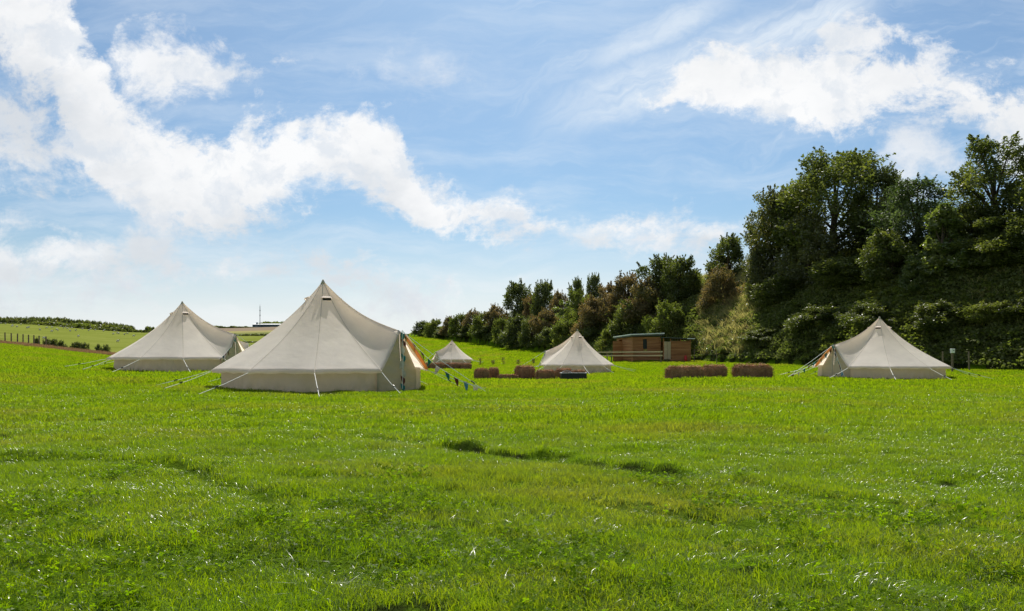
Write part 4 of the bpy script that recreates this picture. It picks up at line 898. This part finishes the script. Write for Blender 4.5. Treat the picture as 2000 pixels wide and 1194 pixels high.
def bale(px, py, D, Lpx, hpx, rz, label, group, depth=1.0):
    pr = BP[_b[0] % 3]; _b[0] += 1
    x = (px - CX) / F * D; e = bpy.data.objects.new('straw_bale', None); COL.objects.link(e); e.location = (x, D, G(x, D) - .03); e.rotation_euler.z = R(rz)
    e.scale = (Lpx * D / F, (hpx * D / F) / .46 * depth, hpx * D / F / .46)
    for q in pr[1:]: k_ = q.copy(); COL.objects.link(k_); k_.parent = e
    return tag(e, label, 'straw bale', group)
g1 = 'bales in the right meadow'; g2 = 'bales around the fire pit'; g3 = 'bales before the farthest tent'
bale(1337, 742, 28.2, 72, 27, 3, 'left one of the two touching straw bales in the right meadow', g1)
bale(1395, 742, 29.4, 45, 27, -10, 'right one of the two touching straw bales in the right meadow', g1)
bale(1469, 740, 29.5, 73, 27, 5, 'straw bale standing alone left of the right tent', g1)
bale(941, 742, 36, 23, 21, -35, 'leftmost short straw bale of the fire pit group, set at an angle', g2)
bale(964, 742, 36.8, 18, 22, 12, 'second straw bale from the left in the fire pit group', g2)
bale(992, 743, 36, 37, 11, 3, 'low flattened straw bale in the gap of the fire pit group', g2)
bale(1025, 742, 36.8, 37, 26, -8, 'tallest straw bale of the fire pit group, right of the low one', g2)
bale(1065, 742, 36.0, 36, 20, 11, 'straw bale in the centre right of the fire pit group', g2)
bale(1101, 743, 36.9, 31, 22, -9, 'straw bale directly behind the left end of the black fire pit', g2)
bale(1131, 743, 36.6, 26, 20, 7, 'rightmost straw bale of the fire pit group', g2)
bale(826, 720, 61.3, 25, 12.5, 4, 'leftmost bale of the straight line before the farthest tent', g3)
bale(854, 720, 60.8, 28, 12.5, 1, 'second bale from the left in the line before the farthest tent', g3)
bale(885, 720, 61.2, 30, 12.5, 0, 'third bale from the left in the line before the farthest tent', g3)
bale(910, 720, 61, 21, 12.5, -2, 'rightmost bale of the line before the farthest tent', g3)

# fire pit
p = at(1120, 34.6); e = empty('fire_pit', p, R(2), 'black metal fire pit trough with a pale rim before the rightmost bales', 'fire pit')
mb = MB()
for (a, b, c_, d_) in ((0, -.3, 1.1, .03), (0, .3, 1.1, .03), (-.55, 0, .03, .57), (.55, 0, .03, .57)): mb.box((a, b, .20), (c_, d_, .24))
mb.box((0, 0, .09), (1.07, .57, .03)); mb.build('trough', M['black'], e)
mb = MB(); mb.box((0, -.31, .335), (1.16, .06, .025)); mb.box((0, .31, .335), (1.16, .06, .025)); mb.box((-.56, 0, .335), (.06, .56, .025)); mb.box((.56, 0, .335), (.06, .56, .025)); mb.build('rim', M['steel'], e)
for sx in (-.5, .5):
    for sy in (-.25, .25): mb = MB(); mb.tube([(sx, sy, -.03), (sx, sy, .1)], .02, 6); mb.build('leg', M['black'], e)
mb = MB(); mb.tube([(-.30 + .22 * math.cos(a), 0, .34 + .09 * math.sin(a)) for a in np.linspace(0, math.pi, 9)], .014, 6); mb.build('handle', M['white'], e)

# ------------------------------------------------------------------ shed
sc_ = 70 / F; p = at(1236, 70, 704); p.z = G(p.x, p.y) - .05; SR = R(12)
e = empty('shed', p, SR, 'brown timber clad shed with pale edged roof at the foot of the bank', 'shed')
def boards(x0, x1, y, z0, z1, nrm, name, mat=None, holes=(), bw=.2, axis='x'):
    mb = MB(); k = int((z1 - z0) / bw); bw = (z1 - z0) / k
    for i in range(k):
        za, zb = z0 + i * bw, z0 + (i + 1) * bw; segs = [(x0, x1)]
        for (hx0, hx1, hz0, hz1) in holes:
            if za < hz1 - .01 and zb > hz0 + .01:
                ns_ = []
                for a, b in segs:
                    if hx0 > a: ns_.append((a, min(b, hx0)))
                    if hx1 < b: ns_.append((max(a, hx1), b))
                segs = ns_
        for a, b in segs:
            t0, t1 = .055, .012                                   # shiplap: thick lower edge
            if axis == 'x': vs = [(a, y, za), (b, y, za), (b, y + nrm * t0, za + .004), (a, y + nrm * t0, za + .004), (a, y, zb), (b, y, zb), (b, y + nrm * t1, zb - .004), (a, y + nrm * t1, zb - .004)]
            else: vs = [(y, a, za), (y, b, za), (y + nrm * t0, b, za + .004), (y + nrm * t0, a, za + .004), (y, a, zb), (y, b, zb), (y + nrm * t1, b, zb - .004), (y + nrm * t1, a, zb - .004)]
            mb.add(vs, ((0, 1, 2, 3), (4, 7, 6, 5), (3, 2, 6, 7), (0, 4, 5, 1), (0, 3, 7, 4), (1, 5, 6, 2)))
    return mb.build(name, mat or M['cladding'], e)
HM = 2.30; W1 = 2.72; DP = 4.2
boards(0, W1, 0, 0, HM, -1, 'wall', holes=[(.95, 1.37, .30 + .9, .30 + 1.8)])
boards(0, DP, 0, 0, HM, -1, 'wall', axis='y', holes=[(2.7, 3.6, .0, 1.95)])
mb = MB(); mb.box((W1 / 2, DP, HM / 2), (W1, .04, HM)); mb.build('wall', M['cladding'], e)
mb = MB(); mb.box((-.02, -.02, HM / 2), (.09, .09, HM)); mb.build('corner_board', M['cladding'], e)
# roof, slightly pitched, with a pale front edge
mb = MB(); mb.add([(-.25, -.30, HM + .03), (W1 + .2, -.30, HM + .16), (W1 + .2, DP + .3, HM + .03), (-.25, DP + .3, HM - .10), (-.25, -.30, HM + .17), (W1 + .2, -.30, HM + .30), (W1 + .2, DP + .3, HM + .17), (-.25, DP + .3, HM + .04)],
                 ((0, 1, 2, 3), (4, 7, 6, 5), (0, 4, 5, 1), (1, 5, 6, 2), (2, 6, 7, 3), (3, 7, 4, 0))); rf = mb.build('roof', M['felt'], e)
mb = MB(); z_ = .045
mb.add([(-.27, -.33, HM + .16), (W1 + .22, -.33, HM + .29), (W1 + .22, -.303, HM + .29), (-.27, -.303, HM + .16), (-.27, -.33, HM + .25), (W1 + .22, -.33, HM + .38), (W1 + .22, -.303, HM + .38), (-.27, -.303, HM + .25)],
       ((0, 1, 2, 3), (4, 7, 6, 5), (0, 4, 5, 1), (1, 5, 6, 2), (2, 6, 7, 3), (3, 7, 4, 0)))
mb.add([(-.30, -.33, HM + .16), (-.273, -.33, HM + .16), (-.273, DP + .3, HM + .03), (-.30, DP + .3, HM + .03), (-.30, -.33, HM + .25), (-.273, -.33, HM + .25), (-.273, DP + .3, HM + .12), (-.30, DP + .3, HM + .12)],
       ((0, 1, 2, 3), (4, 7, 6, 5), (0, 4, 5, 1), (1, 5, 6, 2), (2, 6, 7, 3), (3, 7, 4, 0)))
mb.build('roof_edge', M['roofedge'], rf)
mb = MB()
for (a, b, c_, d_) in ((1.16, 1.18, .50, .05), (1.16, 2.12, .50, .05)): mb.box((a, -.03, b), (c_, .06, d_))
for a in (.93, 1.39): mb.box((a, -.03, 1.65), (.05, .06, .89))
wf = mb.build('window', M['cladding'], e); mb = MB(); mb.box((1.16, .02, 1.65), (.42, .02, .9)); mb.build('pane', M['glass'], wf)
# open dark door on the far end of the left side
mb = MB(); mb.box((-.50, 2.68, 1.0), (.92, .05, 1.9)); mb.build('door', M['cladding'], e)
mb = MB(); mb.box((.3, 3.15, 1.0), (.02, .9, 1.95)); mb.build('doorway', M['black'], e)  # black sheet behind the opening, standing in for the unlit interior
# annex with gap under its roof and pale double door
x0 = W1 + .02; x1 = x0 + .70; x2 = x1 + 1.95; YF = -.55
mb = MB(); 
for xx, yy in ((x0 + .02, YF), (x1, YF), (x2, YF), (x2, YF + 2.6), (x1 + 1, YF)): mb.box((xx, yy + .04, 1.08), (.08, .08, 2.2))
mb.build('frame_posts', M['cladding'], e)
boards(x1 + .05, x2 - .05, YF, -.1, 1.92, -1, 'wall'); boards(YF + .1, YF + 2.6, x2 + .05, -.1, 1.92, 1, 'wall', axis='y')
mb = MB(); mb.box(((x1 + x2) / 2, YF + 2.6, .95), (x2 - x1, .04, 1.9)); mb.build('wall', M['cladding'], e)
for q in (0, 1):
    mb = MB()
    for w_ in range(3): mb.box((x0 + .11 + q * .335 + w_ * .103, YF - .02 - .006 * (w_ % 2), 1.06), (.098, .03, 1.62))
    mb.build('door', M['palewood'], e)
mb = MB(); mb.add([(x0 - .1, YF - .25, 2.20), (x2 + .3, YF - .25, 2.08), (x2 + .3, YF + 2.8, 2.02), (x0 - .1, YF + 2.8, 2.14), (x0 - .1, YF - .25, 2.28), (x2 + .3, YF - .25, 2.16), (x2 + .3, YF + 2.8, 2.10), (x0 - .1, YF + 2.8, 2.22)],
                 ((0, 1, 2, 3), (4, 7, 6, 5), (0, 4, 5, 1), (1, 5, 6, 2), (2, 6, 7, 3), (3, 7, 4, 0))); rf2 = mb.build('roof', M['felt'], e)
mb = MB(); mb.box((x2 - .05, YF - .27, 2.15), (.75, .03, .07)); mb.build('roof_edge', M['roofedge'], rf2)
mb = MB()
for i in range(7): mb.box((x1 + .2 + i * .27, YF + .08, 2.02), (.06, .06, .2))
mb.build('rafter_ends', M['greywood'], e)
mb = MB(); mb.box((x0 - .1, YF - .35, .10), (1.9, .6, .08)); mb.box((x0 - .1, YF - .63, .03), (1.9, .04, .14)); mb.build('step_platform', M['greywood'], e)
# red gas bottle
q = Matrix.Translation(p) @ Matrix.Rotation(SR, 4, 'Z') @ Vector((x2 - .62, YF - .32, 0)); q.z = G(q.x, q.y)
g_ = empty('gas_bottle', q, 0, 'red gas bottle standing against the right wall of the shed', 'gas bottle')
mb = MB(); mb.tube([(0, 0, 0), (0, 0, .05), (0, 0, .40), (0, 0, .46), (0, 0, .50)], .13, 14); 
for i in range(5):
    rr = (.11, .13, .13, .10, .05)[i]
    for k_ in range(14): v = mb.v[i * 14 + k_]; s_ = rr / .13; mb.v[i * 14 + k_] = (v[0] * s_, v[1] * s_, v[2])
mb.build('cylinder_body', M['red'], g_, smooth=True)
mb = MB(); mb.tube([(.075 * math.cos(a), .075 * math.sin(a), .56) for a in np.linspace(0, 6.28, 12)], .012, 5); mb.tube([(.07, 0, .46), (.07, 0, .56)], .012, 5); mb.tube([(-.07, 0, .46), (-.07, 0, .56)], .012, 5); mb.tube([(0, 0, .49), (0, 0, .56)], .025, 8); mb.build('collar', M['red'], g_)
# rail fence left of the shed
a0, a1 = at(1166, 74), at(1294, 66.8); e = empty('rail_fence', a0, 0, 'two rail wooden fence running in front of the brown shed', 'fence')
dirv = (a1 - a0); 
for zz in (.62, .95):
    mb = MB(); tv = Vector((0, 0, zz)); nn = Vector((-dirv.y, dirv.x, 0)).normalized() * .02
    A_, B_ = tv, dirv + tv; vs = [A_ - nn, B_ - nn, B_ + nn, A_ + nn]; mb.add([v - Vector((0, 0, .055)) for v in vs] + [v + Vector((0, 0, .055)) for v in vs], ((0, 3, 2, 1), (4, 5, 6, 7), (0, 1, 5, 4), (1, 2, 6, 5), (2, 3, 7, 6), (3, 0, 4, 7))); mb.build('rail', M['palewood'], e)
for t in (.02, .17, .24, .98):
    mb = MB(); q = a0 + dirv * t; q.z = G(q.x, q.y); q = q - a0 + Vector((0, .07, 0)); mb.box((q.x, q.y, q.z + .48), (.10, .10, 1.16)); mb.build('post', M['greywood'], e)
# wire fence along the foot of the bank
def wire_fence(items, hgt, label, sag=.02, wr=.003, pr_=.04, wires=(.35, .65, .95)):
    P_ = [at(a, b) for a, b in items]; e = empty('wire_fence', P_[0], 0, label, 'fence'); o0 = P_[0]
    for q in P_:
        mb = MB(); z0 = q - o0; mb.tube([z0 + Vector((0, 0, -.2)), z0 + Vector((.02 * math.sin(q.x * 9), 0, hgt))], pr_, 7, pr_ * .9); mb.build('post', M['greywood'], e)
    for h_ in wires: mb = MB(); mb.tube([q - o0 + Vector((0, -.05, hgt * h_ - .03 * (i_ % 2))) for i_, q in enumerate(P_)], wr, 4); mb.build('wire', M['black'], e)
wire_fence([(1356, 69), (1400, 65)], 1.15, 'two thin fence posts with wire below the sunlit slope beside the shed')
wire_fence([(1842, 44.5), (1893, 44.2)], 1.15, 'two grey fence posts with thin wire right of the right tent', pr_=.05)
wire_fence([(-60, 87), (-32, 86.8), (-2, 86.6), (10, 86), (22, 85.7), (34, 85.3), (45, 85), (56, 84.5), (66, 84), (76, 83.6), (90, 83)], 1.15, 'wire fence with leaning dark posts on the left field edge', pr_=.075)
p = at(1860, 42); e = empty('marker_post', p, 0, 'wooden post with a small white box on top, right of the right tent', 'post')
mb = MB(); mb.box((0, 0, .5), (.09, .09, 1.2)); mb.build('post', M['greywood'], e, bevel=.006)
mb = MB(); mb.box((0, -.02, 1.19), (.20, .14, .24)); bx = mb.build('box', M['white'], e, bevel=.01); mb = MB(); mb.box((.03, -.094, 1.21), (.06, .01, .05)); mb.build('latch', M['steel'], bx)
# dock stalks in the meadow
Mdk = leafy('dock', [(.10, .06, .03), (.16, .09, .05), (.08, .10, .03)], (1, .9, .6), .03, .5, .5, .3)
for (px, D, h_, lab) in [(938, 88, .8, 'brown dock stalk near the farthest tent ropes'), (963, 86, .5, 'shorter dark dock stalk right of the farthest tent'), (983, 84, .85, 'tallest brown dock stalk in the meadow'), (1012, 82, .5, 'low brown dock stalk before the hedge'), (1042, 80, .55, 'rightmost brown dock stalk left of the middle tent')]:
    e = empty('dock_plant', at(px, D), 0, lab, 'weed', 'dock stalks in the meadow')
    mb = MB()
    for q in range(4): a = random.random() * 6.28; mb.tube([(0, 0, 0), (.05 * math.cos(a), .05 * math.sin(a), h_ * .5), (.16 * math.cos(a), .16 * math.sin(a), h_ * random.uniform(.8, 1))], .012, 4, .006)
    mb.build('stem', M['bark'], e)
    g = np.random.default_rng(px); c_ = np.c_[g.normal(0, .11, 160), g.normal(0, .11, 160), h_ * g.random(160)]; v, f = leaves(c_, .045, g); o_ = mesh_np('seed_heads', v, f, Mdk, e, attr={'tint': ('POINT', np.repeat(g.random(160), 4))})

# ------------------------------------------------------------------ sheep on the far hill
def sheep_mesh(grazing):
    m = bpy.data.meshes.new('sheep'); hd = (.78, 0, .42) if grazing else (.80, 0, 1.0)
    v = [(0, 0, .62), (.35, 0, .64), (-.38, 0, .62), (.58, 0, .74 if not grazing else .62), hd, (hd[0] + .16, 0, hd[2] - (.12 if grazing else .05)), (.32, .14, .35), (.32, .14, 0), (.32, -.14, .35), (.32, -.14, 0), (-.34, .14, .35), (-.38, .14, .18), (-.34, .14, 0), (-.34, -.14, .35), (-.38, -.14, .18), (-.34, -.14, 0), (-.56, 0, .58)]
    ed = [(0, 1), (0, 2), (1, 3), (3, 4), (4, 5), (1, 6), (6, 7), (1, 8), (8, 9), (2, 10), (10, 11), (11, 12), (2, 13), (13, 14), (14, 15), (2, 16)]
    m.from_pydata(v, ed, []); o = bpy.data.objects.new('sheep_tmp', m); COL.objects.link(o)
    md = o.modifiers.new('s', 'SKIN'); rr = [.31, .27, .29, .16, .095, .055, .07, .035, .07, .035, .09, .05, .035, .09, .05, .035, .08]
    for i, q in enumerate(rr): m.skin_vertices[0].data[i].radius = (q, q)
    m.skin_vertices[0].data[0].use_root = True
    s_ = o.modifiers.new('b', 'SUBSURF'); s_.levels = 1
    dg = bpy.context.evaluated_depsgraph_get(); me = bpy.data.meshes.new_from_object(o.evaluated_get(dg)); bpy.data.objects.remove(o)
    me.materials.clear(); me.materials.append(M['wool']); me.materials.append(M['face'])
    for pl in me.polygons:
        pl.use_smooth = True
        if pl.center.x > .70 or pl.center.z < .24: pl.material_index = 1
    return me
SM = [sheep_mesh(True), sheep_mesh(False)]
SH = [(2, 633), (11, 634), (23, 639), (25, 637), (33, 640), (41, 635), (53, 642), (56, 641), (76, 637), (91, 642), (101, 641), (101, 649), (110, 645), (113, 647), (78, 646), (128, 640), (132, 643), (137, 648), (140, 642), (148, 647), (161, 644), (173, 647), (177, 644), (186, 646), (202, 648), (204, 645), (229, 652), (232, 653), (221, 654), (243, 655), (249, 653), (261, 658), (153, 659), (230, 669), (86, 663), (223, 648), (118, 639), (124, 642)]
for i, (px, py) in enumerate(SH):
    best = None
    for DD in np.arange(150, 458, 3.):
        x = (px - CX) / F * DD; zz = float(gz(x, DD)[0]); pp = HOR - (zz - CH) * F / DD
        if best is None or abs(pp - py) < best[0]: best = (abs(pp - py), x, DD, zz)
    o = bpy.data.objects.new('sheep', SM[i % 2]); COL.objects.link(o); o.location = best[1:]; o.rotation_euler.z = random.choice([0, 3.14, .5, 2.6, -.4]) + random.uniform(-.3, .3); o.scale = (.95,) * 3
    tag(o, 'white woolly sheep with dark face grazing on the far hillside pasture', 'sheep', 'sheep on the far hillside')

# ------------------------------------------------------------------ long building and mast on the horizon
p = at(540, 1400); s = 1400 / F; z0 = CH + (HOR - 641) * s; x0 = (493 - CX) * s
e = empty('farm_building', (x0, 1400, z0 - 2), 0, 'long low dark building on the horizon between the two tents', 'building')
Lb = 110 * s
mb = MB(); mb.box((Lb / 2, 12, 4.3), (Lb, 24, 8.6)); mb.build('wall', M['bluewall'], e)
mb = MB(); mb.add([(-.8, -1, 8.6), (Lb + .8, -1, 8.6), (Lb + .8, 12, 10.2), (-.8, 12, 10.2), (Lb + .8, 25, 8.6), (-.8, 25, 8.6)], ((0, 1, 2, 3), (3, 2, 4, 5), (0, 3, 5), (1, 4, 2))); mb.build('roof', M['roofedge'], e)
for q in range(7): mb = MB(); mb.box((8 + q * 14, -.1, 3), (6, .3, 4)); mb.build('bay_door', M['glass'] if q % 2 else M['concrete'], e)
mb = MB(); mb.box((6, 8, 11), (3, 3, 3)); mb.build('chimney', M['bluewall'], e)
zm = CH + (HOR - 640) * s; e = empty('radio_mast', ((509.5 - CX) * s, 1395, zm), 0, 'slender lattice radio mast rising above the long building', 'mast')
Hm = 42 * s
mb = MB()
for a in (0, 2.094, 4.189): mb.tube([(1.1 * math.cos(a), 1.1 * math.sin(a), 0), (.5 * math.cos(a), .5 * math.sin(a), Hm)], .16, 4)
for q in range(20):
    z_ = Hm * q / 20; z2 = Hm * (q + 1) / 20; r1 = 1.1 - .6 * q / 20; r2 = 1.1 - .6 * (q + 1) / 20
    for a in (0, 2.094, 4.189): mb.tube([(r1 * math.cos(a), r1 * math.sin(a), z_), (r2 * math.cos(a + 2.094), r2 * math.sin(a + 2.094), z2)], .08, 3)
mb.build('lattice', M['steel'], e)
mb = MB(); mb.tube([(0, 0, Hm), (0, 0, Hm + 4)], .12, 4); mb.build('aerial', M['steel'], e)
for zz in (.55, .78): mb = MB(); mb.tube([(.4, -1, Hm * zz - 1), (.4, -1, Hm * zz + 1)], 1.0, 8); mb.build('dish', M['steel'], e)
